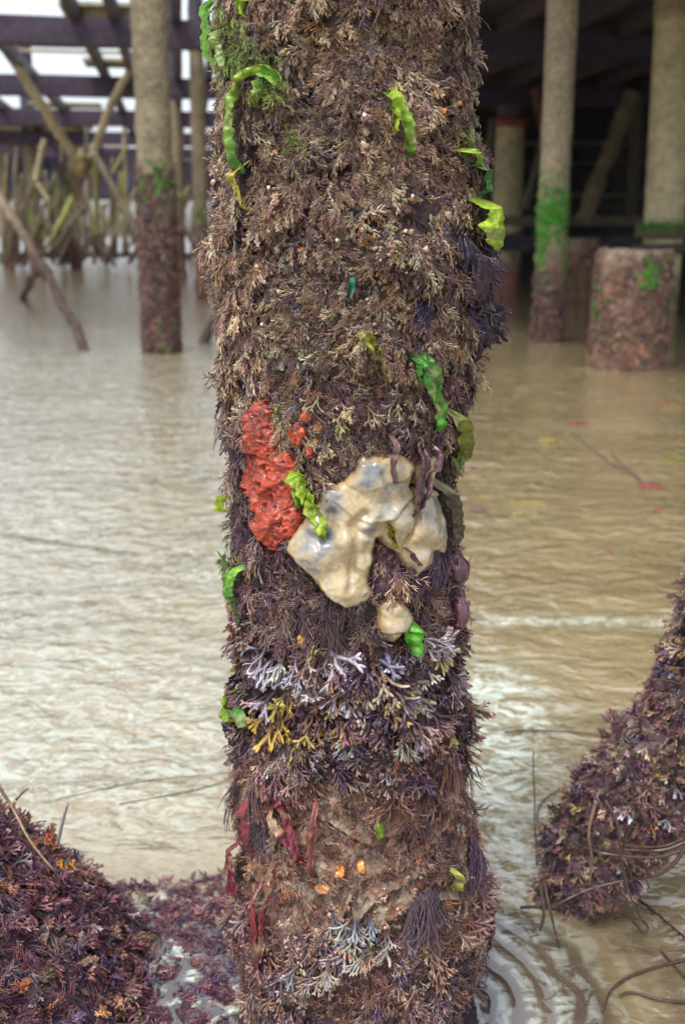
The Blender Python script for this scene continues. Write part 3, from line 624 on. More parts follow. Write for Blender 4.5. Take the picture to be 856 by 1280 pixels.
multi('green_weed', 'long bright green ribbon weed hanging at the upper left of the pile', 'seaweed', [
    ([(337, 78), (322, 92), (310, 112), (303, 135), (302, 160), (303, 192), (306, 218)], [8, 13, 12, 13, 14, 12, 9], LIME, GRN),
    ([(305, 200), (308, 228), (313, 246), (320, 266)], [9, 8, 5, 3], YEL, YEL),
    ([(330, 88), (344, 92), (356, 100), (360, 116)], [10, 14, 12, 5], (.16, .36, .04), (.2, .3, .06)),
    ([(332, 95), (338, 108), (336, 122), (328, 136)], [8, 12, 9, 4], (.14, .30, .05), (.25, .28, .06))], G, sd=1)
multi('green_weed', 'bright lime blade with a split tip hanging right of centre near the top', 'seaweed', [
    ([(482, 107), (488, 122), (494, 142), (501, 162), (504, 184), (507, 198)], [10, 17, 15, 12, 9, 3], LIME, GRN),
    ([(488, 130), (487, 148), (485, 160), (487, 170)], [8, 8, 5, 3], LIME, YEL)], G, sd=8)
multi('green_weed', 'large lime leaf standing out from the right edge of the pile', 'seaweed', [
    ([(590, 244), (597, 262), (598, 285), (597, 303), (602, 322)], [12, 28, 32, 24, 4], (.42, .58, .04), LIME)], G, sd=12, off=.036)
multi('green_weed', 'vivid green blade at right above the cream scrap of sponge', 'seaweed', [
    ([(519, 437), (524, 455), (530, 480), (538, 512), (542, 540)], [14, 20, 17, 14, 10], GRN, (.12, .45, .04)),
    ([(516, 444), (514, 462), (516, 478)], [8, 9, 4], GRN, GRN)], G, sd=17)
multi('green_weed', 'crinkled lime scraps between the red sponge and the beige sponge', 'seaweed', [
    ([(371, 580), (378, 596), (384, 612), (390, 632)], [9, 19, 15, 9], LIME, LIME), ([(386, 612), (394, 632), (402, 650), (410, 668)], [10, 15, 16, 7], LIME, LIME),
    ([(370, 604), (378, 618), (380, 634)], [6, 10, 4], LIME, GRN)], G, sd=22, off=.028, crinkle=.6)
multi('green_weed', 'short lime scrap at left just below the level of the red sponge foot', 'seaweed', [([(307, 705), (301, 722), (301, 750)], [8, 13, 8], (.2, .42, .05), GRN)], G, sd=26)
multi('green_weed', 'pale lime tuft sticking out at the left edge level with the beige sponge', 'seaweed', [([(288, 622), (277, 628), (272, 640)], [8, 14, 7], (.4, .5, .06), LIME)], G, sd=28, off=.024)
multi('green_weed', 'green blades at the left edge beside the band of forked weed', 'seaweed', [([(285, 858), (287, 876), (296, 892), (304, 900)], [8, 14, 14, 7], (.3, .5, .03), LIME), ([(303, 880), (312, 892), (318, 908)], [6, 11, 6], GRN, GRN)], G, sd=30, off=.028)
multi('green_weed', 'green scrap tucked right below the little drop shaped sponge', 'seaweed', [([(508, 774), (511, 790), (512, 806), (510, 820)], [10, 20, 16, 6], (.12, .42, .03), GRN)], G, sd=33, off=.02, crinkle=.6)
multi('green_weed', 'thin green blades near the top right edge of the pile above the lime leaf', 'seaweed', [([(573, 186), (580, 196), (584, 208)], [6, 11, 7], LIME, GRN), ([(592, 205), (596, 222), (594, 244)], [5, 8, 5], GRN, (.05, .2, .06))], G, sd=36, off=.026)
multi('green_weed', 'dull green sliver at the bottom centre among the pink crust', 'seaweed', [([(470, 1024), (473, 1036), (471, 1048)], [6, 11, 5], (.2, .33, .04), OLV)], G, sd=38, off=.014)
multi('green_weed', 'yellow green sliver low on the right side of the pile', 'seaweed', [([(560, 1082), (565, 1096), (564, 1110)], [5, 8, 5], (.32, .34, .04), OLV)], G, sd=39, off=.02)
multi('teal_weed', 'small dark teal blade in the silty turf', 'seaweed', [([(440, 345), (438, 360), (435, 376)], [6, 9, 5], (.05, .22, .14), (.04, .16, .1))], sd=40, off=.02)
multi('olive_weed', 'olive brown tattered blades in the silty turf above the beige sponge', 'seaweed', [([(446, 412), (458, 422), (466, 436), (470, 456)], [8, 15, 11, 4], (.27, .26, .04), OLV), ([(466, 425), (474, 440), (477, 462), (484, 482)], [6, 8, 6, 3], OLV, (.16, .12, .03))], sd=42, off=.024)
multi('olive_weed', 'olive strand down the right edge of the pile beside the sponges', 'seaweed', [([(556, 508), (564, 530), (568, 556), (572, 580)], [8, 12, 11, 5], (.25, .28, .04), OLV), ([(545, 600), (551, 625), (557, 652), (560, 682)], [9, 11, 11, 7], (.10, .085, .06), (.12, .10, .06))], sd=45, off=.026)
multi('olive_weed', 'small pointed olive leaf lying on the big beige sponge', 'seaweed', [([(475, 640), (477, 655), (483, 672), (485, 680)], [4, 8, 5, 2], (.13, .12, .02), (.4, .28, .04))], sd=48, off=.036)
multi('green_film', 'thin green film running down the top left edge of the pile', 'seaweed', [([(270, -10), (268, 20), (268, 50), (270, 82)], [8, 10, 9, 5], (.14, .36, .05), (.2, .4, .05)), ([(284, 30), (288, 62), (292, 92)], [5, 7, 4], (.22, .32, .06), (.2, .3, .06)), ([(322, 0), (318, 12), (320, 26)], [5, 7, 3], LIME, LIME)], G, sd=50, off=.026)
REDW = (.135, .018, .024); REDT = (.08, .015, .022)
RG = 'red ribbon fronds on the lower pile'
for i, (pts, w, lb) in enumerate([
        ([(352, 980), (362, 1010), (374, 1045), (384, 1076)], [6, 10, 11, 5], 'widest dark red ribbon hanging in the centre left of the lower pile'),
        ([(342, 1000), (352, 1022), (364, 1042), (378, 1064)], [4, 7, 8, 4], 'slanting dark red ribbon crossing behind the widest one'),
        ([(396, 990), (396, 1030), (392, 1062), (396, 1094)], [5, 8, 8, 5], 'dull pinkish red ribbon right of the widest red one'),
        ([(312, 990), (315, 1020), (318, 1048), (316, 1066)], [5, 8, 7, 4], 'narrow red ribbon near the left edge of the pile, upper of two'),
        ([(300, 1046), (297, 1070), (299, 1098), (303, 1124)], [5, 9, 10, 5], 'curved dark red ribbon right at the left edge of the pile'),
        ([(322, 1104), (328, 1140), (331, 1176), (334, 1216)], [5, 8, 9, 7], 'long red ribbon hanging low on the left, left of a pair'),
        ([(340, 1108), (341, 1140), (339, 1176), (338, 1200)], [4, 6, 7, 4], 'long red ribbon hanging low on the left, right of a pair'),
        ([(601, 1110), (604, 1140), (602, 1170), (598, 1196)], [6, 11, 10, 5], 'dark red ribbon at the right edge near the waterline')]):
    c = (.26, .09, .075) if i == 2 else REDW
    ribbon('red_ribbon', pts, w, c, REDT, lb, 'seaweed', M_blade, .024, group=RG, seed=60+i, crinkle=.2, fold=.003)
for i, (pts, w, c, lb) in enumerate([
        ([(522, 545), (516, 580), (511, 610), (508, 645)], [8, 11, 9, 4], (.07, .03, .035), 'dark maroon frond hanging between the big sponge and the grey wedge'),
        ([(538, 545), (532, 575), (522, 605), (512, 640)], [6, 8, 7, 3], (.08, .04, .05), 'thin dark frond beside the cream scrap of sponge'),
        ([(488, 535), (486, 560), (484, 584), (486, 604)], [8, 8, 5, 3], (.10, .05, .06), 'dark purple frond tip overlapping the top of the big beige sponge'),
        ([(500, 680), (503, 690), (512, 702)], [4, 5, 3], (.09, .05, .06), 'short dark frond under the gap between the sponges')]):
    ribbon('dark_frond', pts, w, c, np.array(c)*.8, lb, 'seaweed', M_blade, .034, seed=80+i, crinkle=.25, fold=.003)

# single tufts that stand out
def tuft(name, px, py, size, protos, k, pal, basec, label, cat='seaweed', spread=.02, mat=M_blade, group=None, off=.004, ang=.5, a0=0):
    phi, z = px_pile(np.array([px], float), np.array([py], float)); n = k
    ph = phi[0]+rng.normal(0, spread/.17, n); zz = z[0]+rng.normal(0, spread*.5, n)
    P = pile_surf(ph, zz, off); Nn = pile_n(ph); Bn = np.stack([np.cos(ph), np.sin(ph), np.zeros(n)], -1); a = a0+rng.normal(0, ang, n)
    D = np.array([0, 0, -1.])*np.cos(a)[:, None]+Bn*np.sin(a)[:, None]; Nw = Nn+np.array([0, 0, -.2]); Nw /= np.linalg.norm(Nw, axis=1, keepdims=True)
    tip = jitcol(n, pal, [1]*len(pal), .12); b = np.tile(np.array(basec, float), (n, 1))
    V, Q, C = place(P, Nw, D, size*rng.uniform(.75, 1.15, n), protos, b, tip)
    return tag(mesh(name, V, Q, mat, None, C), label, cat, group)
YW = [(.50, .36, .04), (.56, .42, .10), (.42, .27, .04)]; WH = [(.42, .39, .32), (.33, .31, .32), (.42, .34, .24)]; BL = [(.25, .26, .32), (.32, .32, .36), (.18, .17, .22)]
TG = 'pale tipped forked tufts on the pile'
for (x, y, s, pr, k, pal, b, lb, sp_, a0) in [
        (343, 905, .048, FORKW, 5, YW, (.12, .07, .03), 'big yellow forked tuft hanging at the left under the forked weed band', .010, 0),
        (352, 868, .036, FORKW, 4, YW, (.10, .06, .05), 'smaller yellow forked tuft just above the big yellow one', .008, -.2),
        (436, 895, .042, FORKW, 3, [(.48, .38, .16), (.4, .3, .12)], (.2, .13, .07), 'straw coloured forked tuft in the centre of the pile', .008, 0),
        (498, 880, .036, FORKW, 4, [(.5, .33, .12), (.42, .3, .15)], (.15, .08, .05), 'orange straw tuft right of the centre straw tuft', .012, 0),
        (396, 900, .032, FORKW, 3, [(.42, .32, .08), (.38, .2, .05)], (.14, .08, .05), 'thin brownish yellow tuft between the big yellow and the straw tuft', .010, 0),
        (350, 818, .046, FORK, 7, [(.38, .34, .30), (.32, .30, .36)], (.06, .04, .07), 'grey white forked spray at the left of the forked weed band', .016, -.1),
        (412, 836, .038, FORKW, 7, WH, (.12, .08, .08), 'cream tipped forked spray in the centre of the forked weed band', .022, 0),
        (480, 820, .044, FORKW, 4, BL, (.07, .06, .13), 'bluish white blunt fronds right of the cream spray', .010, 0),
        (530, 800, .050, FORK, 6, [(.38, .33, .36), (.36, .24, .16)], (.08, .05, .07), 'pale pinkish spray fanning out to the right of the bluish fronds', .014, .9),
        (566, 838, .044, FORK, 6, [(.40, .34, .38), (.3, .2, .2)], (.07, .04, .06), 'pale lilac spray at the right edge of the forked weed band', .012, .3),
        (445, 1150, .034, FORK, 9, BL+WH[:1], (.05, .04, .07), 'blue grey spray of forked fronds low on the pile', .018, .2),
        (430, 1186, .036, FORK, 8, WH, (.08, .05, .05), 'cream tipped tuft under the blue grey spray near the waterline', .022, -.1),
        (405, 1215, .038, FORK, 7, [(.34, .25, .2), (.3, .28, .3)], (.07, .04, .05), 'brownish tuft reaching down left into the water', .02, -.3),
        (508, 500, .030, FORK, 6, [(.36, .28, .15), (.32, .26, .22)], (.12, .08, .05), 'tan forked tuft left of the vivid green blade', .02, -.4),
        (438, 512, .028, FORK, 6, [(.38, .33, .16), (.33, .25, .16)], (.12, .08, .05), 'tan forked tuft above the left part of the beige sponge', .018, 0),
        (344, 508, .022, FORKW, 4, [(.42, .42, .12), (.36, .4, .14)], (.14, .12, .05), 'yellow green tuft at the top of the red sponge', .008, .2)]:
    tuft('forked_tuft', x, y, s, pr, k, pal, b, lb, spread=sp_*.95, group=TG, a0=a0, off=.010)
for (x, y, s, k, c, lb, sp_) in [
        (440, 925, .040, 12, (.06, .045, .09), 'dark blue purple hair tuft below the centre straw tuft', .012), (415, 760, .045, 26, (.11, .075, .085), 'drooping greyish purple hair tuft under the big beige sponge', .03),
        (535, 690, .05, 16, (.08, .055, .09), 'dark violet hair tuft beneath the grey wedge of sponge', .018), (525, 380, .03, 12, (.05, .03, .09), 'blackish violet tuft right of centre above the vivid green blade', .008),
        (590, 1050, .08, 14, (.09, .05, .08), 'long purple grey strands hanging at the lower right edge', .012), (530, 1120, .07, 14, (.12, .08, .1), 'long grey mauve strands at the lower right front', .015), (335, 1030, .05, 10, (.10, .07, .09), 'grey purple strands left of the red ribbons', .008)]:
    tuft('hair_tuft', x, y, s, STRAND, k, [c, np.array(c)*1.8], np.array(c)*.5, lb, spread=sp_, mat=M_weed, group='dark hair tufts on the pile', off=.010, ang=.25)

for (x, y, s_, k, lb, sp_) in [(300, 70, .03, 22, 'mossy green tuft beside the top of the long green ribbon', .022), (285, 20, .028, 16, 'mossy green tuft at the very top left of the pile', .02), (350, 105, .024, 12, 'mossy green tuft right of the long green ribbon', .012), (372, 178, .02, 6, 'small green tinged tuft between the two upper green ribbons', .008),
        (283, 690, .026, 18, 'yellow green hairy tuft at the left edge below the beige sponge', .025), (292, 745, .024, 12, 'mossy tuft at the left edge under the short lime scrap', .018), (582, 170, .022, 10, 'yellow green tuft on the upper right edge above the lime leaf', .012), (572, 560, .026, 12, 'olive hairy tuft at the right edge above the grey wedge', .016)]:
    tuft('moss_tuft', x, y, s_, SHAG+FINE, k, [(.22, .30, .05), (.30, .32, .10), (.14, .22, .04)], (.06, .07, .025), lb, spread=sp_, mat=M_weed, group='mossy green tufts on the pile', off=.014, ang=.6)

# dark round anemones and the black laver drape at the right edge
def ball(name, px, py, rx, ry, rz, col, label, cat, mat, out=.0, folds=0, amp=.12, seed=0, group=None):
    phi, z = px_pile(np.array([px], float), np.array([py], float)); c = pile_surf(phi, z, out)[0]
    nu, nv = 72, 48; u = np.arange(nu)*2*pi/nu; v = np.linspace(.02, pi-.02, nv); U, Vv = np.meshgrid(u, v)
    S = np.stack([np.sin(Vv)*np.cos(U), np.sin(Vv)*np.sin(U), np.cos(Vv)], -1).reshape(-1, 3)
    k = 1+amp*fbm(S, 2.2, 4, seed)
    if folds: k = k+.10*np.sin(U.ravel()*folds+3*vn(S, 2, seed+2))*np.sin(Vv.ravel())
    V = c+S*k[:, None]*np.array([rx, ry, rz]); C = np.array(col)*(1+.6*fbm(S*[1, 1, .5], 5, 3, seed+5)[:, None])
    return tag(mesh(name, V, grid_faces(nu, nv, True), mat, None, C), label, cat, group)
ball('anemone', 570, 712, .019, .019, .021, (.085, .02, .035), 'shiny dark maroon closed anemone at the right edge beside the grey wedge of sponge', 'anemone', M_sponge, .014, seed=3)
ball('anemone', 568, 766, .014, .015, .024, (.11, .03, .05), 'smaller maroon anemone hanging below the other at the right edge', 'anemone', M_sponge, .012, seed=4)
ball('anemone', 572, 745, .013, .013, .013, (.09, .025, .045), 'half hidden maroon anemone between the two others', 'anemone', M_sponge, .006, seed=5)
lav = empty('laver_weed', 'glossy blackish purple laver weed bulging from the right edge of the pile', 'seaweed')
for (px_, py_, rx, ry, rz, out, sd) in [(585, 352, 0.028, 0.030, 0.041, .012, 1), (592, 400, 0.021, 0.025, 0.046, .014, 2), (578, 330, 0.021, 0.023, 0.034, .006, 3), (596, 428, 0.014, 0.016, 0.028, .010, 4)]:
    b = ball('fold', px_, py_, rx, ry, rz, (.016, .010, .018) if sd != 1 else (.03, .013, .02), None, None, M_blade, out, 9, .3, sd+20); b.parent = lav
    del_ = [b.pop(k) for k in ('label', 'category') if k in b.keys()]
phs = rng.normal(radians(70), .16, 60); zs = at_y(590, 325, PY)[2]+rng.uniform(-.09, .03, 60)
Pp = pile_surf(phs, zs, .02); Nn = pile_n(phs); V, Q, C = place(Pp, Nn, np.tile([0, 0, -1.], (60, 1))+rng.normal(0, .2, (60, 3)), rng.uniform(.02, .038, 60), STRAND+FORK, np.tile([.03, .02, .04], (60, 1)), jitcol(60, [(.025, .014, .03), (.05, .025, .03)], [1, 1]))
tag(mesh('strands', V, Q, M_blade, lav, C), kind='stuff')
# white barnacle specks
wb = []
for (x, y) in [(454, 145), (344, 235), (345, 650), (353, 644), (303, 402), (540, 560), (421, 300), (505, 340), (330, 405), (515, 245)]:
    phi, z = px_pile(np.array([float(x)]), np.array([float(y)])); c = pile_surf(phi, z, .014)[0]; a = np.arange(9)*2*pi/9
    n = pile_n(phi)[0]; B = np.array([cos(phi[0]), sin(phi[0]), 0]); Zv = np.array([0, 0, 1.])
    V = np.concatenate([c+.0022*(np.outer(np.cos(a), B)+np.outer(np.sin(a), Zv)), c+n*.0016+.0009*(np.outer(np.cos(a), B)+np.outer(np.sin(a), Zv)), [c+n*.0009]])
    o = mesh('barnacle', V, grid_faces(9, 2, True), M_sponge, None, (.62, .58, .52), T=[(18, 9+i, 9+(i+1) % 9) for i in range(9)])
    tag(o, 'tiny white barnacle speck on the front of the encrusted pile', 'barnacle', 'tiny white barnacle specks on the pile')

# ------------------------------------------------------------------ foreground weed heap and leaning timber
def mesh_scatter(V, T, n, zmin=-.01):
    a = V[T[:, 0]]; b = V[T[:, 1]]; c = V[T[:, 2]]; cr = np.cross(b-a, c-a); ar = np.linalg.norm(cr, axis=1)
    i = rng.choice(len(T), n, p=ar/ar.sum()); u = rng.random((n, 1)); v = rng.random((n, 1)); k = (u+v > 1)[:, 0]; u[k] = 1-u[k]; v[k] = 1-v[k]
    P = a[i]+(b[i]-a[i])*u+(c[i]-a[i])*v; Nn = cr[i]/(ar[i, None]+1e-12); ok = P[:, 2] > zmin
    return P[ok], Nn[ok]
def quads_to_tris(Q): return np.concatenate([Q[:, :3], Q[:, [0, 2, 3]]])
HEAP = [(.13, .045, .07), (.22, .075, .09), (.07, .04, .09), (.32, .14, .13), (.28, .11, .05), (.36, .27, .30), (.10, .07, .04), (.36, .23, .12)]
HEAPW = [3, 3, 2.4, 1.5, .7, 1, .6, .6]
def fronds(name, V, Q, n, parent, s0, s1, pal=HEAP, pw=HEAPW, protos=None, mat=M_wet, rand=.9, basec=(.05, .03, .045), outw=0, kind='stuff'):
    P, Nn = mesh_scatter(V, quads_to_tris(Q), n); m = len(P)
    D = np.array([0, 0, -1.])[None]+rng.normal(0, rand, (m, 3)); Nw = Nn+rng.normal(0, .25, (m, 3)); Nw /= np.linalg.norm(Nw, axis=1, keepdims=True)
    V2, Q2, C2 = place(P, Nw, D, rng.uniform(s0, s1, m), protos or (FORK+STRAND+FEATH[:4]), np.tile(np.array(basec), (m, 1)), jitcol(m, pal, pw, .28))
    return tag(mesh(name, V2, Q2, mat, parent, C2), kind=kind)
# left heap
hp = empty('weed_heap', 'heap of dark purple and red seaweed rising at the bottom left corner', 'seaweed heap')
nu, nv = 120, 60; U, R2 = np.meshgrid(np.arange(nu)*2*pi/nu, np.linspace(0.001, 1, nv))
hx = -.70+.40*R2*np.cos(U); hy = 1.36+.37*R2*np.sin(U)
Ph = np.stack([hx.ravel(), hy.ravel(), np.zeros(hx.size)], 1)
hz = (.42*(1-R2**1.35)).ravel()-.03+.055*fbm(Ph, 9, 4, 101)+.012*fbm(Ph, 40, 2, 102)
Ph[:, 2] = hz; Qh = grid_faces(nu, nv, True); Qh = Qh[:, ::-1]
Ph = Ph; 
_n = np.cross(Ph[Qh[0, 1]]-Ph[Qh[0, 0]], Ph[Qh[0, 2]]-Ph[Qh[0, 0]])
# outward = up
_nn = np.cross(Ph[Qh[:, 1]]-Ph[Qh[:, 0]], Ph[Qh[:, 2]]-Ph[Qh[:, 0]])
if _nn[:, 2].mean() < 0: Qh = Qh[:, ::-1]
mesh('weed_core', Ph, Qh, M_crust, hp, (.07, .035, .045))
fronds('fronds', Ph, Qh, 6500, hp, .020, .055, protos=STRAND+SHAG+FEATH[:4]+FORK[:3])
fronds('fronds', Ph, Qh, 200, hp, .015, .035, [(.30, .09, .03), (.30, .14, .05), (.35, .25, .18)], [2, 1, 1], FORK)
def stick(pts3, r, col, name, label, cat, group=None, n=16, mat=M_blade, k=6, parent=None):
    c = bez(pts3, n); c = c+np.stack([fbm(c, 14, 2, 5+i) for i in range(3)], 1)*r*1.0
    V, Q, T = tube_arr(c, np.linspace(r, r*.6, n), k); o = mesh(name, V, Q, mat, parent, np.array(col), T=T)
    return tag(o, label, cat, group) if parent is None else o
stick([at_y(72, 1056, 1.42), at_y(80, 1028, 1.42), at_y(86, 1006, 1.42)], .0035, (.2, .17, .17), 'stalk', 'short grey stalk standing up from the left heap', 'stalk')
stick([at_y(-4, 978, 1.42), at_y(14, 1006, 1.42), at_y(38, 1050, 1.38), at_y(70, 1090, 1.36)], .003, (.22, .15, .09), 'stalk', 'long brown stalk slanting over the top of the left heap', 'stalk')
stick([at_y(20, 1000, 1.45), at_y(30, 990, 1.45), at_y(36, 986, 1.45)], .0022, (.14, .1, .08), 'stalk', 'thin dark twig at the very top of the left heap', 'stalk')
for i, (x, y, c, lb) in enumerate([(90, 1082, (.50, .22, .02), 'orange fleck of weed on the right slope of the left heap'), (136, 1262, (.55, .26, .12), 'pale orange scrap near the bottom edge of the left heap'), (70, 1056, (.36, .10, .05), 'rusty red scrap under the grey stalk'), (28, 1226, (.4, .13, .05), 'rusty orange scrap low in the left corner'), (62, 1168, (.5, .32, .26), 'pale pink scrap in the middle of the left heap')]):
    pt = at_y(x, y, 1.2 if y > 1200 else 1.31); k = 5
    V, Q, C = place(pt+rng.normal(0, .006, (k, 3)), np.tile([.2, -.8, .6], (k, 1))+rng.normal(0, .2, (k, 3)), rng.normal(0, 1, (k, 3)), rng.uniform(.014, .024, k), FORKW, np.tile(np.array(c)*.6, (k, 1)), np.tile(c, (k, 1)))
    tag(mesh('weed_scrap', V, Q, M_blade, None, C), lb, 'seaweed', 'orange scraps in the left heap')

# right leaning timber, thick with weed
lt = empty('leaning_timber', 'leaning brace at the right edge smothered in brown and purple weed', 'timber')
cen = [(668, 1142, 12), (700, 1122, 28), (742, 1062, 60), (790, 1000, 66), (838, 928, 66), (880, 850, 52), (905, 770, 48), (930, 690, 45), (990, 540, 45), (1060, 380, 45)]
pc = np.array([at_y(x, y, 1.62) for x, y, r in cen]); rr = np.array([r/F*(1.62*cos(PITCH)+.2) for x, y, r in cen])
n = 90; cp = bez(pc, n); rp = np.interp(np.linspace(0, len(cen)-1, n), range(len(cen)), rr); k = 60
Vt, Qt, Tt = tube_arr(cp, rp*.9, k, True)
nb_ = n*k; rad = Vt[:nb_]-np.repeat(cp, k, 0); Vt[:nb_] = np.repeat(cp, k, 0)+rad*(1+.5*fbm(Vt[:nb_], 14, 3, 111)+.2*fbm(Vt[:nb_], 50, 2, 112))[:, None]
_m = np.sum(np.cross(Vt[Qt[:, 1]]-Vt[Qt[:, 0]], Vt[Qt[:, 2]]-Vt[Qt[:, 0]])*(Vt[Qt[:, 0]]-np.repeat(cp, k, 0)[Qt[:, 0]]), 1).mean()
if _m < 0: Qt = Qt[:, ::-1]
mesh('timber_core', Vt, Qt, M_crust, lt, (.085, .05, .055), T=Tt)
sel = Qt[Vt[Qt[:, 0], 2] < 1.0]
fronds('fronds', Vt, sel, 5200, lt, .016, .040, HEAP+SILT[:3], HEAPW+[3, 3, 3], STRAND+SHAG+FEATH[:4]+FORK[:4])
fronds('fronds', Vt, sel[Vt[sel[:, 0], 2] > .12], 300, lt, .024, .048, [(.46, .36, .22), (.42, .3, .08), (.45, .43, .45), (.4, .2, .1)], [3, 1.5, 2, 1], FORKW)
SG = 'brown cord weed strands at the right edge'
def px3(pts): return [at_z(x, y, .006) if Y is None else at_y(x, y, Y) for (x, y, Y) in pts]
cords = [
    ([(870, 1048, 1.5), (820, 1062, 1.5), (770, 1064, 1.52), (712, 1060, 1.56), (704, 1052, 1.56)], .0045, 'thickest dark bundle strand reaching level across the right edge'),
    ([(870, 1056, 1.5), (810, 1072, 1.49), (750, 1068, 1.5), (706, 1050, 1.55)], .0036, 'dark strand just under the thickest bundle strand'),
    ([(868, 1040, 1.5), (830, 1056, 1.5), (780, 1058, 1.5), (730, 1040, 1.54), (712, 1030, 1.56)], .003, 'dark strand just over the thickest bundle strand'),
    ([(864, 1044, 1.46), (842, 1078, 1.45), (812, 1098, 1.46), (786, 1098, 1.5)], .0045, 'thick brown loop hanging at the right edge'),
    ([(756, 1000, 1.48), (772, 1030, 1.46), (776, 1080, 1.45), (790, 1128, 1.46), (810, 1160, None)], .003, 'long strand falling from the timber into the water'),
    ([(744, 1000, 1.5), (735, 1040, 1.49), (738, 1075, 1.5), (736, 1110, 1.52)], .0028, 'pale brown upright strand on the face of the timber'),
    ([(715, 1110, 1.5), (740, 1108, 1.46), (770, 1130, 1.46), (800, 1162, None), (840, 1205, None), (870, 1240, None)], .0026, 'strand looping over the water towards the lower right corner'),
    ([(650, 1135, 1.58), (690, 1132, 1.5), (735, 1112, 1.5), (800, 1098, 1.5), (812, 1110, 1.5)], .0032, 'strand curving out at the foot of the timber'),
    ([(671, 1080, None), (668, 1020, 1.85), (667, 975, 1.9), (667, 937, 1.9)], .0022, 'single thin stalk standing upright left of the timber'),
    ([(684, 1056, None), (672, 1030, None), (676, 1005, None), (704, 984, None), (730, 982, None)], .0022, 'thin curved strand arching on the water beside the upright stalk'),
    ([(630, 915, None), (680, 913, None), (720, 915, None), (782, 926, None)], .0026, 'long thin strand floating flat on the water left of the timber'),
    ([(674, 1104, 1.5), (680, 1140, 1.47), (676, 1165, 1.47)], .0032, 'short dark strand hanging at the foot of the timber'),
    ([(680, 1106, 1.5), (688, 1140, 1.47), (700, 1186, 1.47)], .003, 'dark strand trailing down onto the rippled water'),
    ([(860, 1198, None), (800, 1215, None), (765, 1235, None), (752, 1262, None)], .0026, 'strand lying on the water across the lower right corner'),
    ([(862, 1252, None), (826, 1250, None), (790, 1240, None), (772, 1244, None)], .0026, 'lowest strand lying on the water at the right edge'),
    ([(812, 860, 1.5), (813, 850, 1.48), (830, 850, 1.48), (858, 858, 1.5)], .0026, 'thin strand hooping out near the top of the timber'),
    ([(790, 1120, None), (830, 1150, None), (862, 1178, None)], .003, 'dark strand lying on the water below the brown loop'),
    ([(860, 1000, 1.5), (832, 1018, 1.47), (812, 1010, 1.47), (790, 1030, 1.48), (770, 1080, 1.5)], .003, 'wavy strand over the yellow tips at the right edge')]
for pts, r, lb in cords:
    stick(px3(pts), r*1.0, (.055, .03, .022) if 'pale' not in lb else (.2, .12, .08), 'cord_weed', lb, 'seaweed', SG, n=30)
# loose weed bits
FG = 'weed scraps drifting on the water'
def floater(x, y, w, d, col, lb, seed):
    c = at_z(x, y, .004); nu_ = 22; a = np.arange(nu_)*2*pi/nu_; r = 1+.45*fbm(np.stack([np.cos(a), np.sin(a), a*0+seed], 1), 1.6, 3, seed)
    L1 = np.stack([c[0]+w*r*np.cos(a), c[1]+d*r*np.sin(a), np.full(nu_, .003)], 1); L2 = L1*1.0; L2[:, :2] = c[:2]+(L1[:, :2]-c[:2])*.75; L2[:, 2] = .009
    V = np.concatenate([L1, L2, [[c[0], c[1], .010]]]); tag(mesh('floating_weed', V, grid_faces(nu_, 2, True), M_blade, None, col, T=[(2*nu_, nu_+i, nu_+(i+1) % nu_) for i in range(nu_)]), lb, 'seaweed', FG)
for i, (x, y, w, d, c, lb) in enumerate([
        (722, 529, .085, .035, (.16, .045, .045), 'long reddish scrap drifting farthest centre right'), (836, 505, .085, .05, (.20, .09, .05), 'rusty scrap drifting at the far right'), (686, 550, .06, .04, (.24, .20, .04), 'yellowish scrap left of the drifting twig'),
        (842, 573, .075, .03, (.13, .14, .02), 'olive scrap at the right edge of the water'), (812, 607, .062, .045, (.19, .06, .055), 'reddish tuft at the end of the drifting twig'), (822, 638, .03, .02, (.17, .05, .04), 'small red scrap below the reddish tuft'),
        (760, 691, .02, .016, (.14, .04, .02), 'tiny dark red scrap above the froth line'), (589, 585, .04, .02, (.15, .06, .06), 'reddish scrap close to the right edge of the pile'), (598, 637, .04, .025, (.15, .07, .07), 'purplish scrap just below that beside the pile'), (656, 628, .09, .012, (.19, .16, .04), 'long thin olive scrap right of the pile'),
        (650, 642, .04, .014, (.17, .15, .04), 'short olive scrap under the long thin one'), (796, 577, .03, .02, (.24, .12, .05), 'small orange brown scrap beside the drifting twig'), (649, 486, .09, .04, (.19, .13, .08), 'faint brown scrap farthest off near the pile')]):
    floater(x, y, w, d, c, lb, i)
tw = empty('drifting_twig', 'dark forked twig drifting on the water at the right', 'twig')
for pts in ([(716, 542), (745, 566), (775, 585), (806, 604)], [(640, 556), (690, 574), (750, 586)], [(762, 560), (772, 575), (790, 590), (806, 604)]):
    stick([at_z(x, y, .006) for x, y in pts], .007 if pts[0][0] == 716 else .004, (.11, .08, .06), 'branch', None, None, parent=tw)
for pts, lb in [([(70, 1000), (170, 978), (290, 965)], 'long thin strand floating left of the pile near the heap'), ([(150, 1005), (230, 990), (290, 975)], 'second thin strand floating closer to the heap'), ([(0, 668), (60, 676), (150, 690), (240, 694)], 'thin dark strand floating on the pale water at the left')]:
    stick([at_z(x, y, .003) for x, y in pts], .0018 if pts[0][1] > 700 else .004, (.12, .10, .08), 'drifting_strand', lb, 'seaweed', FG, n=24)
mt = empty('weed_mat', 'mat of purple weed awash between the left heap and the pile foot', 'seaweed')
nn_ = 1500; X_ = rng.uniform(120, 300, nn_); Y_ = 1090+rng.uniform(0, 190, nn_)+(300-X_)*.12
ok = (rng.random(nn_) < np.where(Y_ < 1150, .9, .45)); P_ = at_z(X_[ok], Y_[ok], 0.0); P_[:, 2] = -.006
